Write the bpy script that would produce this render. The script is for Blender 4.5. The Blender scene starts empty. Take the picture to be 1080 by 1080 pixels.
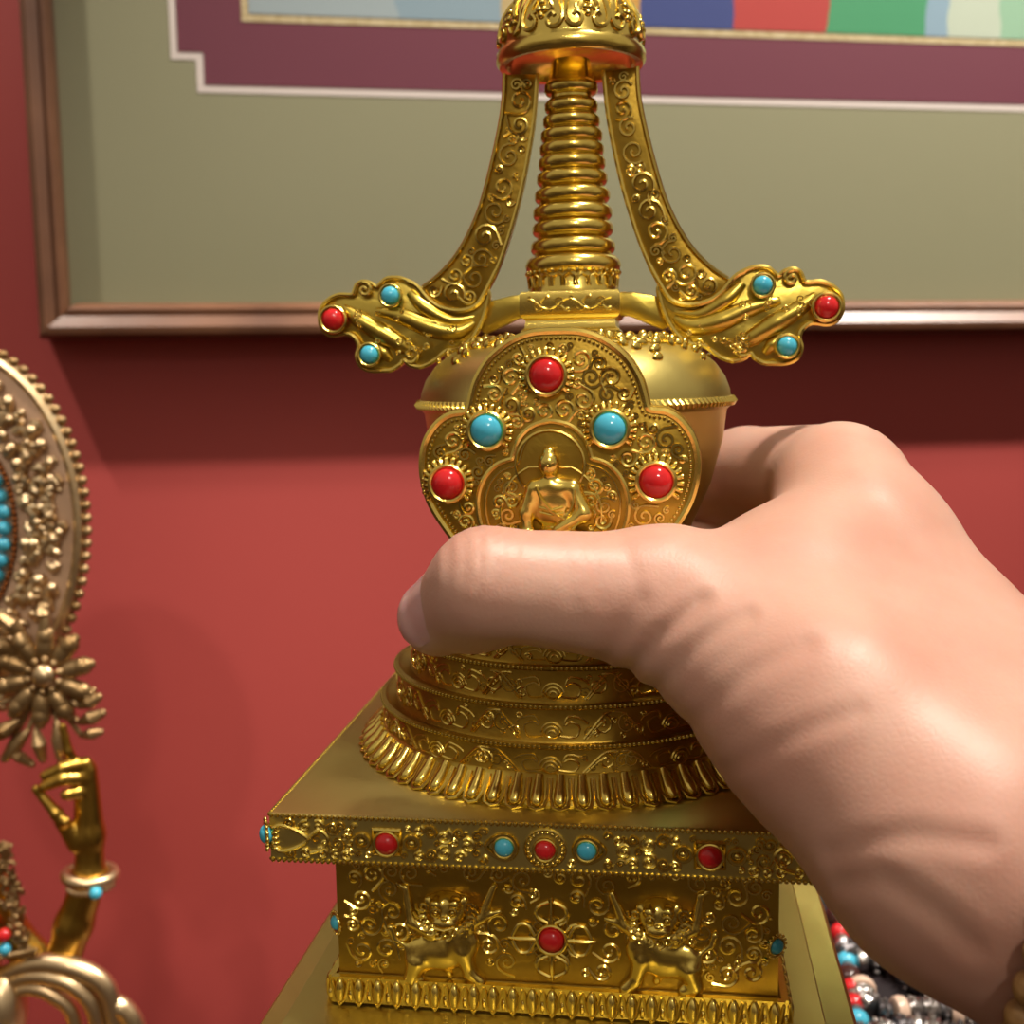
import bpy, math, random
import numpy as np
from mathutils import Vector, Matrix
R = math.radians
random.seed(7); RNG = np.random.default_rng(7)
scene = bpy.context.scene

# ------------------------------------------------------------------ camera
F = 1200.0                       # focal length in pixels of the 1080 frame
U = 0.00022                      # one modelling unit of the stupa in metres
CAM = Vector((0, 0, 1.30))
PITCH, ROLL = math.atan(150 / F), 0.012
_f = Vector((0, math.cos(PITCH), -math.sin(PITCH)))
_r0 = Vector((1, 0, 0)); _u0 = _r0.cross(_f)
CR = _r0 * math.cos(ROLL) - _u0 * math.sin(ROLL)
CU = _u0 * math.cos(ROLL) + _r0 * math.sin(ROLL)
CF = _f
cam_data = bpy.data.cameras.new('camera'); cam = bpy.data.objects.new('camera', cam_data)
scene.collection.objects.link(cam); scene.camera = cam
m = Matrix((CR, CU, -CF)).transposed().to_4x4(); m.translation = CAM
cam.matrix_world = m
cam_data.sensor_width = 36; cam_data.lens = 36 * F / 1080
cam_data.clip_start = 0.01
cam_data.dof.use_dof = True; cam_data.dof.focus_distance = 0.222; cam_data.dof.aperture_fstop = 22

# ------------------------------------------------------------------ world, lights, exposure
w = bpy.data.worlds.new('room_light'); scene.world = w; w.use_nodes = True
nt = w.node_tree; nt.nodes.clear()
wo = nt.nodes.new('ShaderNodeOutputWorld'); bg = nt.nodes.new('ShaderNodeBackground')
tc = nt.nodes.new('ShaderNodeTexCoord'); sp = nt.nodes.new('ShaderNodeSeparateXYZ')
rp = nt.nodes.new('ShaderNodeValToRGB'); nz = nt.nodes.new('ShaderNodeTexNoise')
mx = nt.nodes.new('ShaderNodeMath'); mx.operation = 'MULTIPLY_ADD'
mr = nt.nodes.new('ShaderNodeMapRange'); mr.inputs[1].default_value = -1; mr.inputs[2].default_value = 1
nz.inputs['Scale'].default_value = 2.6; nz.inputs['Detail'].default_value = 1.5
nt.links.new(tc.outputs['Generated'], sp.inputs[0]); nt.links.new(tc.outputs['Generated'], nz.inputs['Vector'])
nt.links.new(nz.outputs['Fac'], mx.inputs[0]); mx.inputs[1].default_value = 1.3
nt.links.new(sp.outputs['Z'], mx.inputs[2])
nt.links.new(mx.outputs[0], mr.inputs[0]); nt.links.new(mr.outputs[0], rp.inputs[0])
cr = rp.color_ramp
cr.elements[0].position = 0.30; cr.elements[0].color = (0.02, 0.010, 0.006, 1)
cr.elements[1].position = 1.0; cr.elements[1].color = (0.95, 0.80, 0.62, 1)
e = cr.elements.new(0.62); e.color = (0.07, 0.04, 0.022, 1)
e = cr.elements.new(0.84); e.color = (0.36, 0.25, 0.16, 1)
nt.links.new(rp.outputs[0], bg.inputs[0]); bg.inputs[1].default_value = 0.42
nt.links.new(bg.outputs[0], wo.inputs[0])

def link0(o): scene.collection.objects.link(o); return o
def area(name, loc, target, size, power, col=(1, .86, .68), shape='DISK'):
    l = bpy.data.lights.new(name, 'AREA'); l.shape = shape; l.size = size; l.energy = power; l.color = col
    o = bpy.data.objects.new(name, l); scene.collection.objects.link(o)
    o.location = loc; o.rotation_euler = (Vector(target) - Vector(loc)).to_track_quat('-Z', 'Y').to_euler()
    return o
def spot(name, loc, target, power, cone, blend, size, col=(1, .86, .68)):
    l = bpy.data.lights.new(name, 'SPOT'); l.energy = power; l.color = col; l.spot_size = R(cone); l.spot_blend = blend; l.shadow_soft_size = size
    o = link0(bpy.data.objects.new(name, l)); o.location = loc
    o.rotation_euler = (Vector(target) - Vector(loc)).to_track_quat('-Z', 'Y').to_euler(); return o
# two ceiling spots wash the wall (they throw the frame's shadow), one shines down on the hand, a weak one comes from behind the viewer
WW = (1, .90, .80)
spot('wall_spot_left', (-0.62, 0.265, 2.45), (0.05, 0.84, 1.15), 62, 44, .8, .025, WW)
spot('wall_spot_right', (0.72, 0.41, 2.45), (0.0, 0.86, 1.15), 200, 44, .8, .025, WW)
spot('down_spot', (0.34, 0.06, 2.45), (0.03, 0.24, 1.25), 78, 20, .5, .05, (1, .90, .78))
spot('display_spot', (0.16, -0.95, 2.15), (0.02, .28, 1.30), 26, 17, .8, .05, (1, .88, .72))
spot('statue_spot', (-0.19, -0.75, 2.12), (-0.19, .48, 1.17), 18, 18, .8, .03, (1, .90, .78))
scene.view_settings.view_transform = 'Standard'; scene.view_settings.look = 'None'
scene.view_settings.exposure = 0.0; scene.view_settings.gamma = 1.0
scene.view_settings.use_curve_mapping = False

# ------------------------------------------------------------------ coordinates
def ray(px, py): return CF + CR * ((px - 540) / F) - CU * ((py - 540) / F)
def P(px, py, d): return CAM + ray(px, py) * d            # d in metres along the optical axis
YAW, LEAN = R(8.0), -0.006                                # how the stupa is held
O = P(606, 420, 1200 * U)
_X = Vector((math.cos(YAW), -math.sin(YAW), 0)); _Y = Vector((math.sin(YAW), math.cos(YAW), 0)); _Z = Vector((0, 0, 1))
SX = (_X * math.cos(LEAN) - _Z * math.sin(LEAN)); SZ = (_Z * math.cos(LEAN) + _X * math.sin(LEAN)); SY = _Y
SM = Matrix((SX, SY, SZ)).transposed()
SMI = SM.transposed()
_o = SMI @ (CAM - O) / U
def lp(px, py, dy):
    """pixel -> (x, z) on the stupa's upright plane DY units in front of its axis"""
    d = SMI @ ray(px, py); t = (-dy - _o.y) / d.y
    return (_o.x + t * d.x, _o.z + t * d.z)
WYAW = R(8.5)
WX = Vector((math.cos(WYAW), math.sin(WYAW), 0)); WN = Vector((math.sin(WYAW), -math.cos(WYAW), 0))
WO = P(540, 390, 0.70)
def wl(px, py, off=0.0):
    """pixel -> (along, height) on the wall plane, OFF metres in front of it"""
    d = ray(px, py); t = ((WO - CAM).dot(WN) + off) / d.dot(WN)
    h = CAM + d * t - WO
    return (h.dot(WX), h.z)

# ------------------------------------------------------------------ materials
def mat(name, col, rough=.5, metal=0.0, var=None, vscale=20, bump=0.0, bscale=80, bdist=0.0006, **kw):
    mt = bpy.data.materials.new(name); mt.use_nodes = True
    n = mt.node_tree; b = n.nodes['Principled BSDF']
    b.inputs['Base Color'].default_value = (*col, 1); b.inputs['Roughness'].default_value = rough; b.inputs['Metallic'].default_value = metal
    for k, v in kw.items():
        b.inputs[k.replace('_', ' ')].default_value = v
    t = n.nodes.new('ShaderNodeTexCoord')
    if var:
        z = n.nodes.new('ShaderNodeTexNoise'); z.inputs['Scale'].default_value = vscale; z.inputs['Detail'].default_value = 5
        n.links.new(t.outputs['Object'], z.inputs['Vector'])
        c = n.nodes.new('ShaderNodeValToRGB')
        c.color_ramp.elements[0].position = .35; c.color_ramp.elements[1].position = .68
        c.color_ramp.elements[0].color = (*col, 1); c.color_ramp.elements[1].color = (*var, 1)
        n.links.new(z.outputs['Fac'], c.inputs[0]); n.links.new(c.outputs[0], b.inputs['Base Color'])
    if bump:
        z2 = n.nodes.new('ShaderNodeTexNoise'); z2.inputs['Scale'].default_value = bscale; z2.inputs['Detail'].default_value = 4
        n.links.new(t.outputs['Object'], z2.inputs['Vector'])
        bp = n.nodes.new('ShaderNodeBump'); bp.inputs['Strength'].default_value = bump; bp.inputs['Distance'].default_value = bdist
        n.links.new(z2.outputs['Fac'], bp.inputs['Height']); n.links.new(bp.outputs[0], b.inputs['Normal'])
    return mt
GOLD = mat('gilt_brass', (.72, .55, .11), .30, 1, var=(.66, .49, .09), vscale=60, bump=.25, bscale=500, bdist=.0003)
GOLDS = mat('polished_gilt', (.88, .68, .17), .22, 1, var=(.82, .61, .14), vscale=60, bump=.12, bscale=500, bdist=.0003)
GOLDF = mat('satin_gilt', (.70, .58, .19), .38, 1, var=(.64, .52, .16), vscale=40, bump=.2, bscale=300, bdist=.0003)
GOLDD = mat('dark_gilt', (.54, .35, .055), .36, 1, var=(.44, .28, .04), vscale=70, bump=.3, bscale=600, bdist=.0003)  # darker, browner gilt for the ground plates behind the raised relief
COPPER = mat('dark_copper', (.35, .12, .035), .4, 1)
TURQ = mat('turquoise', (.055, .42, .62), .18, 0, var=(.08, .48, .66), vscale=200)
CORAL = mat('red_coral', (.62, .018, .022), .14, 0, var=(.50, .012, .016), vscale=200)

# ------------------------------------------------------------------ mesh building
def link(o): scene.collection.objects.link(o); return o
class MB:
    def __init__(s): s.v = []; s.f = []
    def add(s, v, f):
        n = len(s.v); s.v += [tuple(p) for p in v]; s.f += [tuple(i + n for i in q) for q in f]; return s
    def merge(s, o, fn=None):
        return s.add([fn(p) for p in o.v] if fn else o.v, o.f)
    def box(s, c, h, taper=1.0):
        x, y, z = c; a, b, e = h
        v = [(x + i * a * (taper if k > 0 else 1), y + j * b * (taper if k > 0 else 1), z + k * e) for k in (-1, 1) for j in (-1, 1) for i in (-1, 1)]
        return s.add(v, [(0, 2, 3, 1), (4, 5, 7, 6), (0, 1, 5, 4), (2, 6, 7, 3), (0, 4, 6, 2), (1, 3, 7, 5)])
    def lathe(s, prof, n=96, c=(0, 0), caps=True):
        v = []; f = []; m_ = len(prof)
        for i in range(n):
            a = 2 * math.pi * i / n; ca, sa = math.cos(a), math.sin(a)
            v += [(c[0] + r * ca, c[1] + r * sa, z) for r, z in prof]
        for i in range(n):
            j = (i + 1) % n
            f += [(i * m_ + k, j * m_ + k, j * m_ + k + 1, i * m_ + k + 1) for k in range(m_ - 1)]
        if caps:
            f.append(tuple(i * m_ for i in range(n))[::-1]); f.append(tuple(i * m_ + m_ - 1 for i in range(n)))
        return s.add(v, f)
    def square(s, prof, c=(0, 0)):
        """a four-sided stack: profile of (half width, z)"""
        v = []; f = []
        for h, z in prof: v += [(c[0] - h, c[1] - h, z), (c[0] + h, c[1] - h, z), (c[0] + h, c[1] + h, z), (c[0] - h, c[1] + h, z)]
        for k in range(len(prof) - 1):
            a = 4 * k; f += [(a + i, a + (i + 1) % 4, a + 4 + (i + 1) % 4, a + 4 + i) for i in range(4)]
        f.append((3, 2, 1, 0)); a = 4 * (len(prof) - 1); f.append((a, a + 1, a + 2, a + 3))
        return s.add(v, f)
    def tube(s, pts, r, seg=6, closed=False, cap=True):
        p = np.array([tuple(q) for q in pts], float); n = len(p)
        if n < 2: return s
        rr = np.full(n, r) if np.isscalar(r) else np.array(r, float)
        t = (np.roll(p, -1, 0) - np.roll(p, 1, 0)) if closed else np.gradient(p, axis=0)
        t /= np.linalg.norm(t, axis=1)[:, None] + 1e-12
        ref = np.array([0, 0, 1.0]) if abs(t[0][2]) < .9 else np.array([0, 1.0, 0])
        nn = np.cross(t[0], ref); nn /= np.linalg.norm(nn)
        v = []
        for i in range(n):
            nn = nn - t[i] * np.dot(nn, t[i]); nn /= np.linalg.norm(nn) + 1e-12
            b = np.cross(t[i], nn)
            for k in range(seg):
                a = 2 * math.pi * k / seg
                v.append(p[i] + rr[i] * (math.cos(a) * nn + math.sin(a) * b))
        f = []
        for i in range(n if closed else n - 1):
            j = (i + 1) % n
            f += [(i * seg + k, i * seg + (k + 1) % seg, j * seg + (k + 1) % seg, j * seg + k) for k in range(seg)]
        if cap and not closed:
            f.append(tuple(range(seg))[::-1]); f.append(tuple((n - 1) * seg + k for k in range(seg)))
        return s.add(v, f)
    def ball(s, c, r, nu=10, nv=6, M=None):
        rx = (r, r, r) if np.isscalar(r) else r
        v = []; f = []
        for j in range(1, nv):
            t = math.pi * j / nv
            for i in range(nu):
                a = 2 * math.pi * i / nu; v.append(Vector((rx[0] * math.sin(t) * math.cos(a), rx[1] * math.sin(t) * math.sin(a), rx[2] * math.cos(t))))
        v += [Vector((0, 0, rx[2])), Vector((0, 0, -rx[2]))]
        top, bot = len(v) - 2, len(v) - 1
        for i in range(nu):
            k = (i + 1) % nu
            f.append((top, i, k)); f.append((bot, (nv - 2) * nu + k, (nv - 2) * nu + i))
            for j in range(nv - 2): f.append((j * nu + i, (j + 1) * nu + i, (j + 1) * nu + k, j * nu + k))
        if M is not None: v = [M @ q for q in v]
        return s.add([(q[0] + c[0], q[1] + c[1], q[2] + c[2]) for q in v], f)
    def prism(s, out, y0, y1, bev=0.0):
        """outline of (x, z), extruded from y0 (front) to y1 (back), with the front edge rounded by BEV"""
        a = sum(out[i][0] * out[(i + 1) % len(out)][1] - out[(i + 1) % len(out)][0] * out[i][1] for i in range(len(out)))
        if a < 0: out = out[::-1]
        n = len(out); rings = []
        if bev:
            rings.append((offset(out, -bev), y0)); rings.append((offset(out, -bev * .3), y0 + bev * .3)); rings.append((out, y0 + bev))
        else: rings.append((out, y0))
        rings.append((out, y1)); v = []; f = []
        for o_, y in rings: v += [(x, y, z) for x, z in o_]
        for k in range(len(rings) - 1):
            f += [(k * n + i, (k + 1) * n + i, (k + 1) * n + (i + 1) % n, k * n + (i + 1) % n) for i in range(n)]
        f.append(tuple(range(n))); f.append(tuple((len(rings) - 1) * n + i for i in range(n))[::-1])
        return s.add(v, f)
    def build(s, name, material, parent=None, xf=None, smooth=True, angle=42, loc=None):
        me = bpy.data.meshes.new(name)
        v = [xf(p) for p in s.v] if xf else s.v
        me.from_pydata([tuple(p) for p in v], [], s.f); me.update()
        import bmesh
        bm = bmesh.new(); bm.from_mesh(me); bmesh.ops.recalc_face_normals(bm, faces=bm.faces); bm.to_mesh(me); bm.free()
        me.materials.append(material)
        if smooth:
            me.polygons.foreach_set('use_smooth', [True] * len(me.polygons)); me.set_sharp_from_angle(angle=R(angle))
        o = link(bpy.data.objects.new(name, me))
        if parent: o.parent = parent
        if loc is not None: o.location = loc
        return o
def offset(out, d):
    """move a counter-clockwise outline outwards by d"""
    n = len(out); res = []
    for i in range(n):
        a, b, c = out[i - 1], out[i], out[(i + 1) % n]
        e1 = (b[0] - a[0], b[1] - a[1]); e2 = (c[0] - b[0], c[1] - b[1])
        l1 = math.hypot(*e1) or 1; l2 = math.hypot(*e2) or 1
        nx = e1[1] / l1 + e2[1] / l2; nz_ = -e1[0] / l1 - e2[0] / l2; l = math.hypot(nx, nz_) or 1
        res.append((b[0] + d * nx / l, b[1] + d * nz_ / l))
    return res
def spline(pts, n=8, closed=False):
    """Catmull-Rom through the points"""
    p = [np.array(q, float) for q in pts]; m_ = len(p); out = []
    for i in range(m_ if closed else m_ - 1):
        if closed: a, b, c, d = p[i - 1], p[i], p[(i + 1) % m_], p[(i + 2) % m_]
        else: a, b, c, d = p[max(i - 1, 0)], p[i], p[i + 1], p[min(i + 2, m_ - 1)]
        for k in range(n):
            t = k / n
            out.append(tuple(.5 * ((2 * b) + (c - a) * t + (2 * a - 5 * b + 4 * c - d) * t * t + (3 * b - a - 3 * c + d) * t ** 3)))
    if not closed: out.append(tuple(p[-1]))
    return out
def resample(pts, step, closed=False):
    p = [np.array(q, float) for q in pts]
    if closed: p.append(p[0])
    L = [0]
    for i in range(1, len(p)): L.append(L[-1] + float(np.linalg.norm(p[i] - p[i - 1])))
    n = max(2, int(round(L[-1] / step))); A = np.array(p)
    ts = np.linspace(0, L[-1], n + (0 if closed else 1), endpoint=not closed) if not closed else np.linspace(0, L[-1], n, endpoint=False)
    return [tuple(np.interp(t, L, A[:, k]) for k in range(A.shape[1])) for t in ts]
def spiral(c, r, a0, turns, n=16, r1=.12):
    return [(c[0] + (r * (1 - (1 - r1) * i / n)) * math.cos(a0 + turns * 2 * math.pi * i / n),
             c[1] + (r * (1 - (1 - r1) * i / n)) * math.sin(a0 + turns * 2 * math.pi * i / n)) for i in range(n + 1)]
def vine(L, H, n, rnd=None):
    """scrolling vine in the box 0..L by -H/2..H/2: list of polylines"""
    out = []; s = L / n
    out.append([(L * i / (n * 8), .30 * H * math.cos(math.pi * i / 8)) for i in range(n * 8 + 1)])
    for k in range(n):
        sg = 1 if k % 2 == 0 else -1
        c = (s * (k + .5), -sg * .0 * H); r = min(s * .42, H * .34)
        a0 = math.pi / 2 * sg
        cx = s * (k + .55)
        out.append(spiral((cx, -sg * .12 * H), r, a0 + .4, 1.35 * sg, 16))
        out.append(spiral((cx - s * .42, sg * .34 * H), r * .45, -a0, -.9 * sg, 9))
        out.append(spiral((cx + s * .40, sg * .36 * H), r * .38, -a0 + 1.2, .9 * sg, 9))
        out.append([(cx + r * .2, sg * .12 * H), (cx + r * .7, sg * .28 * H), (cx + r * 1.0, sg * .44 * H)])
    return out

def inside(p, poly):
    c = False; j = len(poly) - 1
    for i in range(len(poly)):
        if (poly[i][1] > p[1]) != (poly[j][1] > p[1]) and p[0] < (poly[j][0] - poly[i][0]) * (p[1] - poly[i][1]) / (poly[j][1] - poly[i][1]) + poly[i][0]: c = not c
        j = i
    return c
def edge_dist(p, poly):
    P_ = np.array(poly); Q = np.roll(P_, -1, 0) - P_; d = np.array(p) - P_
    t = np.clip((d * Q).sum(1) / ((Q * Q).sum(1) + 1e-9), 0, 1)
    return float(np.sqrt(((d - Q * t[:, None]) ** 2).sum(1)).min())
def pack(poly, radii, rnd, holes=(), discs=(), tries=500, margin=1.0, tight=.9):
    """fill an outline with touching curls of falling size; holes are outlines, discs (x, z, r)"""
    xs = [q[0] for q in poly]; zs = [q[1] for q in poly]; got = []
    for r in radii:
        for _ in range(tries):
            q = (rnd.uniform(min(xs), max(xs)), rnd.uniform(min(zs), max(zs)))
            if any(math.hypot(q[0] - a, q[1] - b) < (r + c) * tight for a, b, c in got): continue
            if any(math.hypot(q[0] - a, q[1] - b) < r + c for a, b, c in discs): continue
            if not inside(q, poly) or edge_dist(q, poly) < r + margin: continue
            if any(inside(q, h) or edge_dist(q, h) < r + margin for h in holes): continue
            got.append((q[0], q[1], r))
    return got
def curls(got, rnd, th=1.45):
    out = []
    for x, z, r in got:
        a0 = rnd.uniform(0, 6.28); d = rnd.choice((-1, 1)); p = spiral((x, z), r, a0, 1.5 * d, 18)
        if r > 5: p = [(x + 1.5 * r * math.cos(a0 - .8 * d), z + 1.5 * r * math.sin(a0 - .8 * d))] + p
        out.append((p, th * (1 if r > 6 else .82 if r > 4 else .65)))
    return out

# ------------------------------------------------------------------ smooth blended bodies (for hands and figures)
def smin(a, b, k):
    h = np.clip(.5 + .5 * (b - a) / k, 0, 1)
    return b * (1 - h) + a * h - k * h * (1 - h)
def field_mesh(prims, h, pad=12, post=None, proj=None):
    """prims: ('c', a, b, ra, rb, k) tapered limb or ('e', c, radii, k[, M]) ellipsoid, blended into one surface"""
    lo = np.full(3, 1e9); hi = -lo
    for q in prims:
        if q[0] == 'c':
            for p, r in ((q[1], q[3]), (q[2], q[4])): lo = np.minimum(lo, np.array(p) - r); hi = np.maximum(hi, np.array(p) + r)
        else:
            r = max(q[2]); lo = np.minimum(lo, np.array(q[1]) - r); hi = np.maximum(hi, np.array(q[1]) + r)
    lo -= pad; hi += pad
    n = np.ceil((hi - lo) / h).astype(int) + 1
    ax = [(lo[i] + h * np.arange(n[i])).astype(np.float32) for i in range(3)]
    X = ax[0][:, None, None]; Y = ax[1][None, :, None]; Z = ax[2][None, None, :]
    D = None
    for q in prims:
        if q[0] == 'c':
            a = np.array(q[1], float); ab = np.array(q[2], float) - a; L2 = float(ab @ ab) + 1e-9
            t = np.clip(((X - a[0]) * ab[0] + (Y - a[1]) * ab[1] + (Z - a[2]) * ab[2]) / L2, 0, 1).astype(np.float32)
            d = np.sqrt((X - a[0] - t * ab[0]) ** 2 + (Y - a[1] - t * ab[1]) ** 2 + (Z - a[2] - t * ab[2]) ** 2) - (q[3] + (q[4] - q[3]) * t)
            k = q[5]
        else:
            c = q[1]; r = q[2]; k = q[3]
            x, y, z = X - c[0], Y - c[1], Z - c[2]
            if len(q) > 4:
                M = np.array(q[4]); x, y, z = (M[0][0] * x + M[1][0] * y + M[2][0] * z), (M[0][1] * x + M[1][1] * y + M[2][1] * z), (M[0][2] * x + M[1][2] * y + M[2][2] * z)
            g = np.sqrt((x / r[0]) ** 2 + (y / r[1]) ** 2 + (z / r[2]) ** 2); g2 = np.sqrt((x / r[0] ** 2) ** 2 + (y / r[1] ** 2) ** 2 + (z / r[2] ** 2) ** 2) + 1e-9
            d = g * (g - 1) / g2
        d = d.astype(np.float32)
        D = d if D is None else smin(D, d, k)
    if post: D = post(D, X, Y, Z)
    s = D < 0
    cnt = np.zeros(n - 1, np.int8)
    for i in (0, 1):
        for j in (0, 1):
            for k in (0, 1): cnt += s[i:n[0] - 1 + i, j:n[1] - 1 + j, k:n[2] - 1 + k]
    act = (cnt > 0) & (cnt < 8)
    idx = np.argwhere(act); vid = np.full(act.shape, -1, np.int64); vid[act] = np.arange(len(idx))
    acc = np.zeros((len(idx), 3)); num = np.zeros(len(idx))
    cs = [(i, j, k) for i in (0, 1) for j in (0, 1) for k in (0, 1)]
    for a in cs:
        for b in cs:
            if sum(b) - sum(a) == 1 and all(b[i] >= a[i] for i in range(3)):
                da = D[idx[:, 0] + a[0], idx[:, 1] + a[1], idx[:, 2] + a[2]].astype(float); db = D[idx[:, 0] + b[0], idx[:, 1] + b[1], idx[:, 2] + b[2]].astype(float)
                mk = (da < 0) != (db < 0); t = np.where(mk, da / np.where(mk, da - db, 1), 0)
                p = np.array(a) + t[:, None] * (np.array(b) - np.array(a))
                acc[mk] += p[mk]; num[mk] += 1
    V = lo + h * (idx + acc / num[:, None])
    faces = []
    for axis in range(3):
        sl = [slice(None)] * 3; s2 = [slice(None)] * 3; sl[axis] = slice(0, -1); s2[axis] = slice(1, None)
        e = np.argwhere(s[tuple(sl)] != s[tuple(s2)])
        o1, o2 = [i for i in range(3) if i != axis]
        e = e[(e[:, o1] > 0) & (e[:, o2] > 0) & (e[:, o1] < n[o1] - 1) & (e[:, o2] < n[o2] - 1)]
        def cell(d1, d2):
            c = e.copy(); c[:, o1] -= d1; c[:, o2] -= d2; return vid[c[:, 0], c[:, 1], c[:, 2]]
        faces.append(np.stack([cell(0, 0), cell(1, 0), cell(1, 1), cell(0, 1)], 1))
    Fc = np.concatenate(faces); Fc = Fc[(Fc >= 0).all(1)]
    mb = MB(); mb.v = [tuple(p) for p in V]; mb.f = [tuple(int(i) for i in q) for q in Fc]
    return mb

def empty(name, loc, label, cat, group=None, rot=None):
    o = link(bpy.data.objects.new(name, None)); o.empty_display_size = .02; o.location = loc
    if rot is not None: o.rotation_euler = rot
    o['label'] = label; o['category'] = cat
    if group: o['group'] = group
    return o
# ================================================================== the room: red wall and table top
WALL = mat('red_wall_paint', (.36, .048, .042), .62, 0, var=(.33, .043, .038), vscale=3, bump=.12, bscale=250, bdist=.0006)
WOOD = mat('brown_wood', (.075, .030, .014), .40, 0, var=(.14, .060, .028), vscale=14, bump=.2, bscale=60, bdist=.001)
OLIVE = mat('olive_mat_board', (.27, .255, .155), .75, 0, bump=.1, bscale=900, bdist=.0003)
MAROON = mat('maroon_mat_board', (.145, .019, .046), .75, 0, bump=.1, bscale=900, bdist=.0003)
BEVEL = mat('white_bevel', (.72, .62, .60), .7, 0)
CREAM = mat('cream_brocade', (.62, .50, .30), .7, 0, var=(.45, .33, .16), vscale=250)
def wq(a, z, off): return WO + WX * a + WN * off + Vector((0, 0, z))
wm = MB(); 
for z0, z1 in ((-1.3 + .0 - WO.z + 1.3, 2.0),): pass
zlo, zhi = -WO.z, 2.9 - WO.z
wm.add([wq(a, z, o_) for o_ in (0, -.1) for a, z in ((-2.2, zlo), (2.2, zlo), (2.2, zhi), (-2.2, zhi))], [(0, 1, 2, 3), (7, 6, 5, 4), (0, 4, 5, 1), (1, 5, 6, 2), (2, 6, 7, 3), (3, 7, 4, 0)])
wall = wm.build('wall_back', WALL, smooth=False); wall['kind'] = 'structure'
fm = MB(); fm.box((0, -.4, -.05), (2.3, 1.9, .05)); fo = fm.build('floor', mat('floor_boards', (.12, .06, .03), .5), smooth=False); fo['kind'] = 'structure'

# ---- framed painting
T_ = .026
a0 = wl(28, 180, T_)[0]; zb0 = wl(560, 353, T_)[1]
ai = wl(63, 180, .015)[0]; zi = wl(560, 318, .015)[1]
RW, RH = ai - a0, zi - zb0
WIDE, HIGH = 1.02, .95
fr = empty('framed_painting', wq(a0 + WIDE / 2, zb0, 0), 'brown wooden frame holding a matted painting, hung on the red wall', 'framed picture')
def wbuild(mb, name, m_, parent=fr, **k):
    L = wq(a0 + WIDE / 2, zb0, 0)
    return mb.build(name, m_, parent, lambda p: wq(a0 + p[0], zb0 + p[2], p[1]) - L, **k)
def rail(A, B, width, name):
    """mitred moulding from corner A to corner B; profile across its width"""
    prof = [(0, .000), (0, .020), (.12, .0255), (.3, .026), (.45, .0235), (.62, .021), (.8, .0215), (.92, .019), (1, .012), (1, .0)]
    d = np.array(B, float) - np.array(A, float); L = np.linalg.norm(d); d /= L; nrm = np.array((-d[1], d[0]))
    v = []; mb = MB(); n = len(prof)
    for end in (0, 1):
        for t, h in prof:
            w_ = t * width; p = np.array(A if end == 0 else B, float) + nrm * w_ + d * (w_ if end == 0 else -w_)
            v.append((p[0], h, p[1]))
    f = [(i, (i + 1) % n, n + (i + 1) % n, n + i) for i in range(n)] + [tuple(range(n)), tuple(range(n, 2 * n))[::-1]]
    mb.add(v, f); wbuild(mb, name, WOOD)
c = [(0, 0), (WIDE, 0), (WIDE, HIGH), (0, HIGH)]
for i in range(4): rail(c[i], c[(i + 1) % 4], RH if i % 2 == 0 else RW * 1.0, 'frame_rail')
def sheet(px_pts, off, th, name, m_):
    mb = MB(); mb.prism([(x, z) for x, z in px_pts], off, off - th); wbuild(mb, name, m_, smooth=False)
def rel(px, py, off=.008): a, z = wl(px, py, off); return (a - a0, z - zb0)
sheet([(RW * .8, RH * .8), (WIDE - RW * .8, RH * .8), (WIDE - RW * .8, HIGH - RH * .8), (RW * .8, HIGH - RH * .8)], .006, .003, 'outer_mat', OLIVE)
x1 = rel(182, 30)[0]; x2 = rel(211, 80)[0]; z1 = rel(600, 102)[1]; z2 = rel(196, 58)[1]
def stepped(d): 
    L_, M_, Lz, Mz = x1 + d, x2 + d, z1 + d, z2 + d; Rr, Rm, Tz, Tm = WIDE - L_, WIDE - M_, HIGH - Lz, HIGH - Mz
    return [(M_, Lz), (Rm, Lz), (Rm, Mz), (Rr, Mz), (Rr, Tm), (Rm, Tm), (Rm, Tz), (M_, Tz), (M_, Tm), (L_, Tm), (L_, Mz), (M_, Mz)]
sheet(stepped(-.0020), .0063, .0010, 'mat_bevel', BEVEL)
sheet(stepped(.0022), .0066, .0010, 'inner_mat', MAROON)
x3 = rel(262, 8)[0]; z3 = rel(660, 27)[1]
bdr = lambda d: [(x3 + d, z3 + d), (WIDE - x3 - d, z3 + d), (WIDE - x3 - d, HIGH - z3 - d), (x3 + d, HIGH - z3 - d)]
sheet(bdr(-.0042), .0069, .0010, 'brocade_border', CREAM)
# the painting: broad patches of colour, only its lower edge is in view
ART = bpy.data.materials.new('painted_cloth'); ART.use_nodes = True; n_ = ART.node_tree; b_ = n_.nodes['Principled BSDF']; b_.inputs['Roughness'].default_value = .7
t_ = n_.nodes.new('ShaderNodeTexCoord'); s_ = n_.nodes.new('ShaderNodeSeparateXYZ'); r_ = n_.nodes.new('ShaderNodeValToRGB'); ns_ = n_.nodes.new('ShaderNodeTexNoise'); ns_.inputs['Scale'].default_value = 18
md_ = n_.nodes.new('ShaderNodeVectorMath'); md_.operation = 'MULTIPLY_ADD'; md_.inputs[1].default_value = (.02, .02, .02)
n_.links.new(t_.outputs['Object'], ns_.inputs['Vector']); n_.links.new(ns_.outputs['Color'], md_.inputs[0]); n_.links.new(t_.outputs['Object'], md_.inputs[2]); n_.links.new(md_.outputs[0], s_.inputs[0])
mr_ = n_.nodes.new('ShaderNodeMapRange'); mr_.inputs[1].default_value = x3 - WIDE / 2; mr_.inputs[2].default_value = WIDE / 2 - x3
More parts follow.
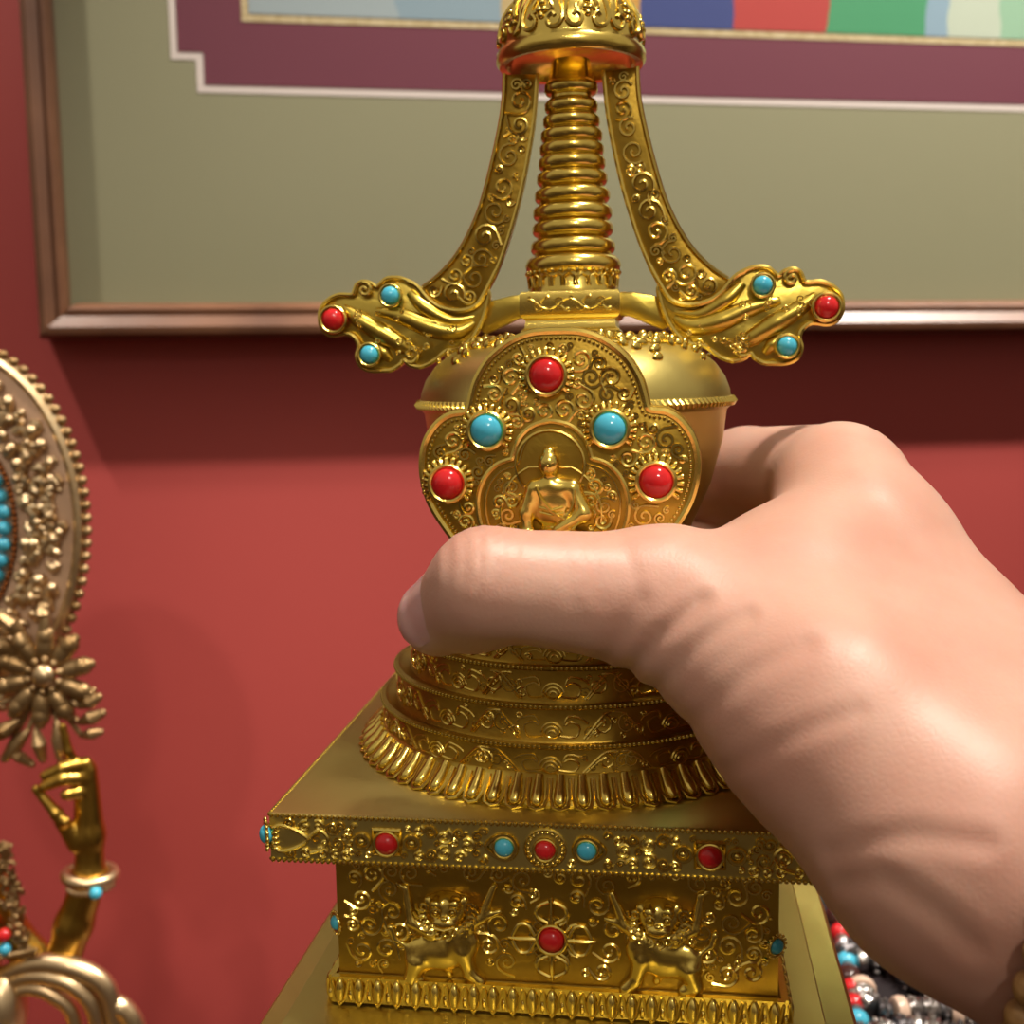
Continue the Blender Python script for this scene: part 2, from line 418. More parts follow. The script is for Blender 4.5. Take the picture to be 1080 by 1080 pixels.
n_.links.new(s_.outputs[0], mr_.inputs[0]); n_.links.new(mr_.outputs[0], r_.inputs[0]); n_.links.new(r_.outputs[0], b_.inputs['Base Color'])
cr_ = r_.color_ramp; cr_.interpolation = 'CONSTANT'
WD_ = WIDE - 2 * x3
stops = [(262, (0.315, 0.375, 0.413)), (420, (0.225, 0.315, 0.390)), (535, (0.465, 0.338, 0.150)), (600, (0.525, 0.270, 0.038)), (674, (0.019, 0.038, 0.195)), (780, (0.413, 0.026, 0.022)), (874, (0.038, 0.270, 0.120)), (976, (0.225, 0.338, 0.450)), (1000, (0.465, 0.525, 0.435)), (1055, (0.262, 0.450, 0.315)), (1120, (0.375, 0.225, 0.075)), (1250, (0.075, 0.150, 0.300)), (1400, (0.375, 0.075, 0.075))]
ps = [max(0, (rel(p, 15)[0] - x3) / WD_) + .010 / WD_ * (p > 262) for p, _ in stops]
while len(cr_.elements) < len(stops): cr_.elements.new(.5)
for e_, p_, (_, c_) in zip(cr_.elements, ps, stops): e_.position = min(p_, 1); e_.color = (*c_, 1)
sheet(bdr(.0), .0072, .0010, 'painting', ART)
GL = bpy.data.materials.new('picture_glass'); GL.use_nodes = True; n_ = GL.node_tree; n_.nodes.clear()
o_ = n_.nodes.new('ShaderNodeOutputMaterial'); mxs = n_.nodes.new('ShaderNodeMixShader'); tr_ = n_.nodes.new('ShaderNodeBsdfTransparent'); gs = n_.nodes.new('ShaderNodeBsdfGlossy'); fz = n_.nodes.new('ShaderNodeFresnel')
gs.inputs['Roughness'].default_value = .02; fz.inputs['IOR'].default_value = 1.5; tr_.inputs[0].default_value = (.97, .98, .97, 1)
ge = n_.nodes.new('ShaderNodeNewGeometry'); fm_ = n_.nodes.new('ShaderNodeMath'); fm_.operation = 'MULTIPLY'; fi = n_.nodes.new('ShaderNodeMath'); fi.operation = 'SUBTRACT'; fi.inputs[0].default_value = 1
n_.links.new(ge.outputs['Backfacing'], fi.inputs[1]); n_.links.new(fi.outputs[0], fm_.inputs[0]); n_.links.new(fz.outputs[0], fm_.inputs[1]); n_.links.new(fm_.outputs[0], mxs.inputs[0]); n_.links.new(tr_.outputs[0], mxs.inputs[1]); n_.links.new(gs.outputs[0], mxs.inputs[2]); n_.links.new(mxs.outputs[0], o_.inputs[0])
sheet([(RW * .9, RH * .9), (WIDE - RW * .9, RH * .9), (WIDE - RW * .9, HIGH - RH * .9), (RW * .9, HIGH - RH * .9)], .0135, .0012, 'glass_pane', GL)
# ================================================================== the gilded stupa
def zat(py, dy): return lp(588, py, dy)[1]
ZP = zat(868, 252)                       # top of the square platform
ZPB = zat(922, 252)
ZBOX = zat(1044, 207)                    # foot of the lion panel
ZSLAB = ZBOX - 54
ZBASE = ZSLAB - 62
stupa = empty('stupa', O + SM @ Vector((0, 0, ZBASE * U)), 'gold reliquary stupa with red and turquoise stones gripped in the hand', 'stupa',
              rot=SM.to_euler())
LOW = True
SHX = -9                                 # the lower half sits a hair left of the spire's axis
def sx(p): return ((p[0] + (SHX if LOW else 0)) * U, p[1] * U, (p[2] - ZBASE) * U)
def part(mb, name, material=GOLD, parent=None, **k): return mb.build(name, material, parent or stupa, sx, **k)
PX = -9                                   # the drum sits a hair left of the spire's axis

def lpl(a, b, c): x, z = lp(a, b, c); return (x - SHX, z)

def stone(px, py, dy, r, kind, n=(0, -1, 0), bead=True, flat=.75, parent=None, ring=1.28, x=None, z=None):
    """a round cabochon in a gilt collar on the front plane"""
    if x is None: x, z = lp(px, py, dy)
    q = Vector(n).to_track_quat('Z', 'Y').to_matrix()
    s = MB(); s.ball((x, -dy, z) if n == (0, -1, 0) else (x, -dy, z), (r, r, r * flat), 20, 12, q)
    o = part(s, 'turquoise_stone' if kind == 't' else 'coral_stone', TURQ if kind == 't' else CORAL, parent)
    o['label'] = 'round turquoise blue stone' if kind == 't' else 'round coral red stone'
    b = MB(); c = Vector((x, -dy, z))
    b.tube([c + q @ Vector((ring * r * .93 * math.cos(a), ring * r * .93 * math.sin(a), r * .05)) for a in np.linspace(0, 2 * math.pi, 24, endpoint=False)], r * .18, 8, True)
    if bead:
        k = 16
        for i in range(k):
            a = 2 * math.pi * i / k
            b.ball(c + q @ Vector((ring * r * 1.22 * math.cos(a), ring * r * 1.22 * math.sin(a), r * .05)), r * .19, 8, 5)
    bz = b.build('bezel', GOLDS, o, sx)
    return o

# ---- plinth: two slabs under the lion panel, mostly below the frame
w1 = abs(lp(868, 1080, 0)[0]); 
pl = MB(); pl.square([(249, ZBOX - 23), (251, ZBOX - 26), (251, ZSLAB + 6)][::-1]); pl.v = [(x, y * (1.16 if y < 0 else 1), z) for x, y, z in pl.v]; part(pl, 'plinth_step', GOLDF)
pl = MB(); pl.square([(285, ZBASE), (285, ZSLAB + 6), (281, ZSLAB + 10)]); pl.v = [(x, y * (1.16 if y < 0 else 1), z) for x, y, z in pl.v]; part(pl, 'plinth', GOLDF)

# ---- throne box with lions
bx = MB(); BW = 206
bx.square([(BW + 2, ZBOX - 25), (BW + 4, ZBOX - 4), (BW + 4, ZBOX + 2), (BW, ZBOX + 5), (BW, ZPB - 8), (BW + 6, ZPB - 5), (BW + 6, ZPB + 1)])
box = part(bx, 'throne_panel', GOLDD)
def front(x, z, h=0): return (x, -BW - h, z)
def relief(mb, lines, fn, r, seg=5, step=None):
    for l in lines:
        mb.tube([fn(*p) for p in l], r, seg)
fl = MB(); rn = random.Random(4)
rect = [(-BW + 5, ZBOX + 9), (BW - 5, ZBOX + 9), (BW - 5, ZPB - 12), (-BW + 5, ZPB - 12)]
dsc = []
for (a, b, r) in ((470, 1005, 34), (472, 955, 34), (440, 948, 14), (515, 948, 18), (695, 1012, 34), (694, 962, 34), (662, 955, 16), (730, 956, 14), (582, 990, 44), (445, 1020, 20), (500, 1025, 18), (720, 1030, 18), (670, 1030, 18), (582, 1040, 10), (582, 940, 12)):
    x, z = lpl(a, b, BW); dsc.append((x, z, r * .84))
got = pack(rect, (11, 9, 7.5, 6, 5, 4), rn, discs=dsc, tries=700)
for p_, t_ in curls(got, rn, 1.7): fl.tube([front(*q, .5) for q in p_], t_, 5)
for x, z, r in got:
    if rn.random() < .5: fl.ball(front(x + rn.uniform(-1, 1) * r, z + rn.uniform(-1, 1) * r, .4), rn.uniform(1.6, 2.6), 7, 5)
part(fl, 'scroll_relief', GOLDS, parent=box)
def lion(cx, cy, sg, nm='lion_relief'):
    k = 196 / 194.
    def q(dx, dy_, h=0):
        x, z = lpl(cx + sg * dx * 1.1, cy + dy_ * 1.04, BW); return (x, -BW - h, z)
    def E(dx, dy_, rx, rz, h, d=7, kk=3): return ('e', q(dx, dy_, h), (rx, d, rz), kk)
    def C(a, b, ra, rb, h=2, kk=3): return ('c', q(*a, h), q(*b, h), ra, rb, kk)
    pr = [E(-6, 17, 29, 19, 1, 9), E(-25, 21, 15, 19, 1, 9), E(15, 7, 18, 20, 2, 9), E(2, -27, 24, 19, 2, 7), E(2, -27, 18, 16, 6, 9), E(-15, -36, 5, 7, 5, 5, 2), E(19, -36, 5, 7, 5, 5, 2),           # body, rump, chest, head
          E(2, -18, 12, 7, 13, 7), E(-7, -36, 5.5, 5.5, 12, 5, 2), E(11, -36, 5.5, 5.5, 12, 5, 2),
          C((18, 16), (24, 38), 10, 7), C((24, 38), (33, 46), 7, 7), C((-27, 26), (-33, 44), 11, 7), C((-33, 44), (-22, 48), 7, 6),
          C((-2, 24), (4, 40), 5, 4, 0), C((16, -4), (34, -18), 8, 6), C((34, -18), (47, -50), 6, 3.5), C((34, -18), (52, -24), 5, 3),
          C((-12, -4), (-32, -14), 8, 6), C((-32, -14), (-38, -48), 6, 3.5), C((-38, -48), (-46, -52), 3, 2), C((-30, 16), (-48, 4), 3, 2.5), C((-48, 4), (-52, -8), 3, 4)]
    mb = field_mesh(pr, 2.0, 5)
    for i in range(13):
        a = math.pi * (-.12 + i / 12 * 1.24) + math.pi
        mb.tube([(p[0], -BW - 9, p[1]) for p in spiral((q(2, -24)[0] + 24 * math.cos(a), q(2, -24)[2] + 19 * math.sin(a)), 6.5, a, 1.2, 10)], 1.5, 5)
    for e in (-6, 10): mb.tube([(q(e, -30)[0] + 3.8 * math.cos(t), -BW - 17, q(e, -30)[2] + 3.8 * math.sin(t)) for t in np.linspace(0, 6.28, 12, endpoint=False)], 1.1, 5, True); mb.ball(q(e, -30, 17), 2.4, 7, 5)
    mb.tube([q(-8, -16, 19), q(2, -14, 21), q(12, -16, 19)], 1.2, 5); mb.ball(q(2, -24, 18), (4, 3, 3), 8, 6)
    return part(mb, nm, GOLDS, box)
lion(470, 985, 1); lion(697, 993, -1)
vj = MB(); cx, cz = lpl(582, 990, BW)
for k in range(4):
    a = k * math.pi / 2; u = Vector((math.cos(a), 0, math.sin(a))); v_ = Vector((-math.sin(a), 0, math.cos(a)))
    def g(s_, t_, h=1.5): return Vector((cx, -BW - h, cz)) + u * s_ + v_ * t_
    vj.tube([g(14, 0), g(30, 0, 3), g(41, 0)], [2.2, 2.4, .8], 6)
    for sg in (-1, 1):
        vj.tube([g(p[0], sg * p[1]) for p in spline([(16, 3), (22, 13), (31, 13), (37, 2)], 6)], 1.9, 6)
        vj.tube([g(14, sg * 8), g(18, sg * 14), g(24, sg * 16)], 1.6, 5)
    vj.box(g(17, 0, 1), (3, 2, 3))
vj.tube([(cx + 21 * math.cos(t), -BW - 1, cz + 21 * math.sin(t)) for t in np.linspace(0, 6.28, 28, endpoint=False)], 1.5, 6, True)
part(vj, 'crossed_vajra', GOLDS, box)
stone(582, 990, BW + 2, 11.5, 'c', bead=False, x=cx, z=cz)
stone(350, 975, BW - 4, 7, 't', n=(-.75, -.66, 0), x=-BW - 3, z=lp(350, 975, BW)[1])
stone(822, 997, BW + 2, 7, 't', n=(.6, -.8, 0), x=BW - 2, z=lp(822, 997, BW)[1])
# lotus fringe along the foot of the panel
for side in range(4):
    lf = MB(); n = 23; W = BW + 6
    for i in range(n):
        x = -W + (i + .5) * 2 * W / n; hw = W / n
        lf.ball((x, -W - 3, ZBOX - 9), (hw * .6, 6, 14), 10, 8)
        lf.tube([(x - hw * .9, -W - 4, ZBOX + 2), (x - hw * .55, -W - 6, ZBOX - 14), (x, -W - 7, ZBOX - 21), (x + hw * .55, -W - 6, ZBOX - 14), (x + hw * .9, -W - 4, ZBOX + 2)], 1.5, 5)
        lf.ball((x + hw, -W - 2, ZBOX - 14), (2.5, 2.5, 6), 7, 5)
    lf.box((0, -W + 4, ZBOX - 9), (W, 6, 12)); lf.box((0, -W, ZBOX + 3), (W, 3, 2.2))
    M = Matrix.Rotation(side * math.pi / 2, 3, 'Z')
    part(MB().merge(lf, lambda p: M @ Vector(p)), 'lotus_fringe', GOLDS)

# ---- square platform
PW = 252
pm = MB(); pm.square([(PW - 26, ZPB - 7), (PW - 22, ZPB - 2), (PW - 4, ZPB), (PW, ZPB + 2), (PW, ZP - 2), (PW - 3, ZP)])
plat = part(pm, 'platform', GOLDF)
def pz(y): return lp(588, y, PW)[1]
zm = (ZP + ZPB) / 2
def pf(x, z, h=0): return (x * 1.05, -PW - h, z)
def sq_frame(mb, cx, r):
    mb.tube([pf(cx - r, zm - r, 1), pf(cx + r, zm - r, 1), pf(cx + r, zm + r, 1), pf(cx - r, zm + r, 1)], 2.4, 4, True)
def rosette(mb, cx):
    mb.tube([pf(cx + 6.5 * math.cos(t), zm + 6.5 * math.sin(t), 1.5) for t in np.linspace(0, 6.28, 16, endpoint=False)], 2.2, 6, True)
    mb.ball(pf(cx, zm, 1), 3.4, 8, 6)
def orn(mb):
    for sg in (-1, 1):
        X = lambda x: sg * x
        # end leaf: a heart loop with a comb of beads
        lo_ = [(X(238), zm + 3), (X(232), zm + 12), (X(218), zm + 9), (X(206), zm), (X(218), zm - 9), (X(232), zm - 12), (X(238), zm - 3)]
        mb.tube([pf(*p, 1) for p in spline(lo_, 6)], 2.0, 6)
        mb.tube([pf(*p, 1) for p in spline([(X(206), zm), (X(196), zm + 9), (X(188), zm + 2), (X(192), zm - 8), (X(204), zm - 13)], 6)], 1.9, 6)
        for i in range(5): mb.ball(pf(X(236), zm - 10 + 5 * i, 1), (4.5, 2.5, 1.9), 8, 5)
        for (cx, cz, r, a0, tr) in ((222, 15, 5, 0, 1.2), (208, 13, 6, 2, -1.3), (196, 14, 5.5, 1, 1.2), (184, 12, 7, 3, 1.4), (180, -4, 8, 0, -1.4), (176, 14, 4, 0, 1), (222, -15, 5, 0, -1.2), (208, -13, 5, 4, 1.2), (194, -14, 6, 1, 1.2), (182, -15, 5, 2, -1.2), (172, -14, 5, 4, 1.2),
                                    (98, 11, 7, 0, 1.4), (98, -11, 7, 0, -1.4), (86, 8, 8, 2, 1.4), (86, -9, 8, 2, -1.4), (73, 12, 6, 3, 1.2), (73, -12, 6, 3, -1.2), (66, 0, 7, 1, 1.4), (108, 13, 5, 2, 1.2), (108, -13, 5, 2, -1.2), (52, 14, 4, 0, 1), (52, -14, 4, 0, -1)):
            mb.tube([pf(*p, .8) for p in spiral((X(cx), zm + cz * .92), r, a0 if sg > 0 else math.pi - a0, tr * sg, 14)], 1.7, 6)
            mb.ball(pf(X(cx), zm + cz * .92, .8), 1.9, 7, 5)
        rosette(mb, X(158)); rosette(mb, X(114) if sg < 0 else X(114))
        for i in (-1, 0, 1): mb.ball(pf(X(167 + 2 * abs(i)), zm + 4.5 * i, .8), 2.6, 7, 5)
        sq_frame(mb, X(136), 11.5)
        # teardrop collar pointing away from the middle
        mb.tube([pf(*p, 1.2) for p in spline([(X(34), zm), (X(26), zm + 9), (X(16), zm + 9.5), (X(9.5), zm), (X(16), zm - 9.5), (X(26), zm - 9)], 6, True)], 2.2, 6, True) if False else None
        mb.tube([pf(*p, 1.2) for p in spline([(X(50), zm), (X(40), zm + 10), (X(29), zm + 10), (X(24), zm), (X(29), zm - 10), (X(40), zm - 10)], 6, True)], 2.2, 6, True)
    for i in range(22):
        a = 2 * math.pi * i / 22; mb.ball(pf(14.5 * math.cos(a), zm + 14.5 * math.sin(a), .8), 1.6, 7, 5)
    mb.tube([pf(17.5 * math.cos(t), zm + 17.5 * math.sin(t), .6) for t in np.linspace(0, 6.28, 26, endpoint=False)], 1.2, 5, True)
om = MB(); orn(om)
rn = random.Random(9); dsc = [(a, zm, r) for a, r in ((0, 20), (-37, 15), (37, 15), (-136, 16), (136, 16), (-114, 10), (114, 10), (-158, 10), (158, 10))] + [(sg * 220, zm, 16) for sg in (-1, 1)] + [(sg * a, zm + b, 6) for sg in (-1, 1) for a, b in ((98, 10), (98, -10), (86, 8), (86, -8), (73, 11), (73, -11), (66, 0), (208, 12), (196, 13), (184, 11), (180, -4), (208, -12), (194, -13), (182, -14))]
got = pack([(-236, ZPB + 7), (236, ZPB + 7), (236, ZP - 7), (-236, ZP - 7)], (7, 6, 5, 4, 3), rn, discs=dsc, tries=700, margin=0)
for p_, t_ in curls(got, rn, 1.7): om.tube([pf(*q, .6) for q in p_], t_, 5)
for side in range(4):
    M = Matrix.Rotation(side * math.pi / 2, 3, 'Z'); tr = lambda p: M @ Vector(p)
    part(MB().merge(om, tr), 'ornament_band', GOLDS, plat)
    be = MB()
    for zz in (ZP - 2.5, ZPB + 2.5):
        x = -PW + 2
        while x < PW: be.ball((x, -PW - .4, zz), 2.3, 6, 4); x += 5.2
    part(MB().merge(be, tr), 'beaded_edge', GOLDS, plat)
DZ = lambda t: t
for (cx, k, r) in ((-143, 'c', 10), (143, 'c', 10), (-36.5, 't', 8.4), (0, 'c', 8.8), (36.5, 't', 8.4)):
    stone(0, 0, PW + 2, r, k, bead=False, ring=1.2, x=cx, z=zm - (1 if k == 'c' else 0))
stone(0, 0, PW - 2, 9, 't', n=(-.9, -.42, 0), x=-PW - 4, z=zm + 2)
stone(0, 0, PW - 2, 9, 't', n=(.7, -.7, 0), x=PW + 1, z=zm)

# ---- round tiers
LOW = False
tiers = [(202, zat(820, 202), zat(786, 202)), (187, None, zat(744, 187)), (171, None, zat(703, 171)), (155, None, zat(672, 155))]
zb = tiers[0][1]
# lotus ring
LT = MB(); LT.lathe([(219, ZP - 1), (221, ZP + 3), (203, tiers[0][1] + 2), (198, tiers[0][1] + 6)], 96, (PX, 0))
lot = part(LT, 'lotus_ring', GOLD)
lpm = MB(); n = 66
sl = math.atan2(tiers[0][1] + 2 - ZP - 3, -18)
for i in range(n):
    a = 2 * math.pi * i / n; ca, sa = math.cos(a), math.sin(a)
    def cyl(r, t, z): return (PX + r * ca - t * sa, r * sa + t * ca, z)
    H = tiers[0][1] - ZP
    v = MB()
    lpm.tube([cyl(204, 0, tiers[0][1] + 3), cyl(210, 0, ZP + H * .75), cyl(216, 0, ZP + H * .5), cyl(221, 0, ZP + H * .3), cyl(224, 0, ZP + H * .2), cyl(225, 0, ZP + H * .16)], [4.0, 5.2, 6.2, 5.8, 4, 1.5], 10)
    lpm.tube([cyl(205, -8.6, tiers[0][1]), cyl(217, -9, ZP + H * .40), cyl(225, -6.6, ZP + H * .12), cyl(228, 0, ZP + 1.5), cyl(225, 6.6, ZP + H * .12), cyl(217, 9, ZP + H * .40), cyl(205, 8.6, tiers[0][1])], 1.8, 6)
part(lpm, 'lotus_petals', GOLDS, lot)
def cylmap(Rr, s, z, h): a = -math.pi / 2 + s / Rr; return (PX + (Rr + h) * math.cos(a), (Rr + h) * math.sin(a), z)
for i, (Rr, z0, z1) in enumerate(tiers):
    if z0 is None: z0 = tiers[i - 1][2] - 4
    t = MB(); t.lathe([(Rr + .5, z0), (Rr - 1, z0 + 3), (Rr - 1, z1 - 5), (Rr + 1.5, z1 - 3), (Rr + 1.5, z1), (Rr - 3, z1 + .6), (Rr - 7, z1 - 3), (Rr - 26, z1 - 4)], 128, (PX, 0))
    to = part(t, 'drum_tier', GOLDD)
    rl = MB(); Hh = (z1 - z0) - 8; zc = (z0 + z1) / 2 - 1
    circ = 2 * math.pi * Rr; reps = 10; L = circ / reps
    for k in range(reps):
        s0 = k * L
        # lotus flower with side petals, then a pair of scrolling leaves
        fn = lambda x, z, h=.4: cylmap(Rr - 1, s0 + x, zc + z, h)
        for rr_ in (3.5, 7, 10.5):
            rl.tube([fn(rr_ * math.cos(t_), -Hh * .3 + rr_ * 1.1 * math.sin(t_)) for t_ in np.linspace(.2, math.pi - .2, 9)], 1.1, 5)
        rl.tube([fn(8 * math.cos(t_), -Hh * .2 + 6 * math.sin(t_)) for t_ in np.linspace(math.pi, 2 * math.pi, 8)], 1.1, 5)
        for sg in (-1, 1):
            rl.tube([fn(sg * x, z) for x, z in spline([(8, -Hh * .35), (22, -Hh * .38), (26, -Hh * .05), (18, Hh * .12), (12, 0), (16, Hh * .3), (28, Hh * .22), (34, Hh * .05)], 5)], 1.1, 5)
            rl.tube([fn(sg * x, z) for x, z in spline([(30, -Hh * .45), (38, -Hh * .1), (50, Hh * .35), (62, Hh * .40)], 5)], 1.2, 5)
            rl.tube([fn(sg * x, z) for x, z in spline([(33, -Hh * .45), (41, -Hh * .12), (50, Hh * .18)], 5)], 1.0, 5)
            if L > 90:
                rl.tube([fn(sg * x, z) for x, z in spiral((L * .5 - 2 - 10, 0), Hh * .36, 1.5, -1.5, 14)], 1.1, 5)
                rl.tube([fn(sg * x, z) for x, z in spiral((L * .5 - 24, -Hh * .25), Hh * .2, .5, 1.2, 10)], 1.0, 5)
    rn = random.Random(20 + i); s1 = Rr * 2.0
    dsc = [(k * L + dx, dz * Hh, rr_) for k in range(-4, 5) for dx, dz, rr_ in ((0, -.1, 11), (20, 0, 9), (-20, 0, 9), (45, .15, 9), (-45, .15, 9), (33, -.3, 5), (-33, -.3, 5))]
    got = pack([(-s1, -Hh * .5), (s1, -Hh * .5), (s1, Hh * .5), (-s1, Hh * .5)], (Hh * .4, Hh * .3, Hh * .22, 3.2), rn, discs=dsc, tries=400, margin=.6)
    for p_, t_ in curls(got, rn, 1.2): rl.tube([cylmap(Rr - 1, q[0], zc + q[1], .4) for q in p_], t_, 5)
    part(rl, 'floral_relief', GOLDS, to)
    be = MB(); nb = int(circ / 4.6)
    for k in range(nb): be.ball(cylmap(Rr + .8, k * circ / nb, z1 - 1.8, .3), 1.9, 5, 4)
    part(be, 'beaded_edge', GOLDS, to)
ZT = tiers[3][2]
# ---- vase
ZR = lp(602, 424, 0)[1]                   # shoulder rim
zsh = lp(602, 360, 60)[1]
va = MB(); va.lathe([(96, ZT - 6), (100, ZT), (92, ZT + 6), (100, ZT + 26), (122, ZR - 130), (142, ZR - 85), (154, ZR - 40), (158, ZR - 9), (161, ZR - 6), (165, ZR - 3), (166.5, ZR), (165, ZR + 4), (162, ZR + 5),
                     (161, ZR + 12), (156, ZR + 25), (146, ZR + 39), (130, ZR + 52), (108, ZR + 61), (80, ZR + 66), (40, ZR + 68)], 128)
vase = part(va, 'vase', GOLDF)
rp_ = MB(); n = 150
for i in range(n):
    a = 2 * math.pi * i / n
    rp_.tube([(164.5 * math.cos(a + .012), 164.5 * math.sin(a + .012), ZR - 3.5), (167 * math.cos(a), 167 * math.sin(a), ZR), (164 * math.cos(a - .012), 164 * math.sin(a - .012), ZR + 4)], 1.8, 5)
part(rp_, 'rope_rim', GOLDS, vase)
sh = MB(); prof = [(161, 12), (156, 25), (146, 39), (130, 52), (108, 61), (80, 66)]
def shoulder(t, a, h=0):
    t = max(0, min(4.999, t)); i = int(t); f_ = t - i; r = prof[i][0] * (1 - f_) + prof[i + 1][0] * f_; z = prof[i][1] * (1 - f_) + prof[i + 1][1] * f_
    return Vector(((r + h * .6) * math.cos(a), (r + h * .6) * math.sin(a), ZR + z + h))
for k in range(12):
    a = 2 * math.pi * k / 12 + .13
    for (dt, da, r) in ((4.3, 0, 7), (3.6, .0, 8), (2.9, .05, 6), (2.3, .02, 5), (4.1, .12, 7), (4.1, -.12, 7), (3.6, .17, 6), (3.5, -.17, 6), (4.5, .22, 7), (4.4, -.2, 6), (3.1, -.09, 5), (4.6, .06, 6)):
        c = shoulder(dt, a + da, 1); M = Matrix.Rotation(a, 3, 'Z')
        sh.ball(c, (r * .62, r * .95 + 1.5, 5.5), 9, 6, M @ Matrix.Rotation(da * 6, 3, 'X'))
    sh.tube([shoulder(t_, a + .26 + .02 * math.sin(5 * t_), .5) for t_ in np.linspace(3.6, 4.9, 5)], 2, 5)
    sh.tube([shoulder(4.2 - .5 * math.sin(q * math.pi), a + q * .52, .5) for q in np.linspace(0, 1, 9)], 2, 5)
part(sh, 'garland_relief', GOLDS, vase)

# ---- medallion on the vase
MD = 186
def mp(px, py): return lp(px, py, MD)
half = [(586, 345), (560, 347), (535, 357), (512, 376), (497, 402), (490, 431), (472, 434), (456, 446), (444, 467), (441, 497), (449, 530), (467, 560), (490, 588), (520, 620), (552, 645), (586, 660)]
hl = [mp(*p) for p in half]; xc = hl[0][0]
out = spline(hl[:6], 6)[:-1] + spline(hl[5:], 6)
out = out + [(2 * xc - x, z) for x, z in out[-2:0:-1]]
def ccw(o):
    a = sum(o[i][0] * o[(i + 1) % len(o)][1] - o[(i + 1) % len(o)][0] * o[i][1] for i in range(len(o))); return o if a > 0 else o[::-1]
out = ccw(out)
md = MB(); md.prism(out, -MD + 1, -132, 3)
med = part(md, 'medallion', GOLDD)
def mf(x, z, h=0): return (x, -MD - h, z)
ed = MB(); ed.tube([mf(*p, -1) for p in resample(offset(out, -3.5), 4, True)], 3.2, 6, True)
part(ed, 'medallion_rim', GOLDS, med)
bd = MB()
for p in resample(offset(out, -9.5), 4.3, True): bd.ball(mf(*p, -.5), 1.75, 6, 4)
part(bd, 'beaded_edge', GOLDS, med)
# niche outline round the seated figure
nh = [(580, 444), (562, 449), (547, 463), (540, 484), (524, 490), (510, 506), (504, 530), (510, 560), (530, 590), (556, 606), (583, 612)]
nl = [mp(*p) for p in nh]; xn = mp(583, 560)[0]
no = spline(nl[:4], 5)[:-1] + spline(nl[3:], 5); no = no + [(2 * xn - x, z) for x, z in no[-2:0:-1]]
no = ccw(no)
nm = MB(); nm.tube([mf(*p, .5) for p in no], 2.4, 6, True)
nm.tube([mf(*p, 0) for p in offset(no, -7)], 1.3, 5, True)
hc = mp(580, 490)
nm.tube([mf(hc[0] + 31 * math.cos(t), hc[1] + 31 * math.sin(t), .3) for t in np.linspace(0, 6.28, 36, endpoint=False)], 1.5, 5, True)
nm.tube([mf(hc[0] + 46 * math.cos(t) * (1 if True else 1), hc[1] - 44 + 46 * math.sin(t), .3) for t in np.linspace(-.2, math.pi + .2, 30) if abs(math.cos(t)) > .35 or math.sin(t) < 0], 1.2, 5)
part(nm, 'niche_border', GOLDS, med)
st = [(576, 396, 15, 'c'), (513, 454, 14.5, 't'), (643, 452, 14.5, 't'), (472, 510, 14.5, 'c'), (692, 508, 14.8, 'c')]
sc = [mp(a, b) for a, b, _, _ in st]
fg = MB(); rn = random.Random(3)
oin = offset(out, -12)
got = pack(oin, (10, 8, 6.5, 5.2, 4.2, 3.4), rn, holes=(offset(no, 1),), discs=[(a, b, 22) for a, b in sc], tries=2600, margin=.3, tight=.84)
got += pack(offset(no, -9), (8, 6.5, 5, 4, 3.2), rn, discs=[(hc[0], hc[1], 32)] + [(xn + a, hc[1] - b, r) for a, b, r in ((0, 45, 30), (0, 80, 38), (-25, 85, 26), (25, 85, 26))], tries=900, margin=.3, tight=.84)
for p_, t_ in curls(got, rn, 1.7): fg.tube([mf(*q, -.2) for q in p_], t_, 5)
part(fg, 'filigree', GOLDS, med)
for (a, b, r, k) in st:
    cs_ = stone(a, b, MD + 4, r, k, bead=False, ring=1.22)
    x, z = mp(a, b); cm = MB()
    for i in range(17):
        t = math.pi * (-.2 + 1.40 * i / 16)
        cm.tube([mf(x + r * 1.15 * math.cos(t), z + r * 1.15 * math.sin(t), 5), mf(x + r * 1.35 * math.cos(t), z + r * 1.35 * math.sin(t), 3.5), mf(x + r * 1.54 * math.cos(t), z + r * 1.54 * math.sin(t), 0)], [1.5, 2.2, 2.5], 6)
        cm.ball(mf(x + r * 1.56 * math.cos(t), z + r * 1.56 * math.sin(t), .8), 2.7, 7, 5)
    cm.build('collar', GOLDS, cs_, sx)
# seated figure in the niche
def fq(px, py, h=0): x, z = mp(px, py); return (x, -MD - h, z)
pr = [('e', fq(580, 488, 8), (10, 11, 12), 2), ('e', fq(580, 475, 7), (6, 7, 4.5), 1.5), ('c', fq(580, 495, 6), fq(580, 508, 5), 5.5, 7, 2),
      ('e', fq(583, 530, 3), (21, 11, 24), 4), ('c', fq(566, 514, 4), fq(604, 514, 4), 9, 9, 4),
      ('c', fq(564, 516, 5), fq(556, 540, 7), 8, 7, 3), ('c', fq(556, 540, 7), fq(559, 566, 11), 6, 4.5, 3),
      ('c', fq(604, 516, 5), fq(616, 540, 7), 8, 9, 3), ('c', fq(616, 541, 8), fq(590, 556, 15), 8, 4.5, 3),
      ('c', fq(545, 572, 8), fq(620, 572, 10), 13, 13, 4), ('e', fq(583, 574, 8), (50, 16, 14), 4),
      ('e', fq(571, 488, 6), (2, 3, 6), 1), ('e', fq(589, 488, 6), (2, 3, 6), 1)]
fgm = field_mesh(pr, 1.6, 5)
fgm.tube([fq(567, 512, 13), fq(572, 524, 15), fq(584, 538, 16), fq(600, 548, 15)], 1.4, 5)
fgm.tube([fq(570, 533, 14.5), fq(583, 536, 16), fq(596, 533, 14)], 1.1, 5); fgm.tube([fq(571, 538, 14.5), fq(583, 541, 16), fq(596, 539, 14)], 1.1, 5)
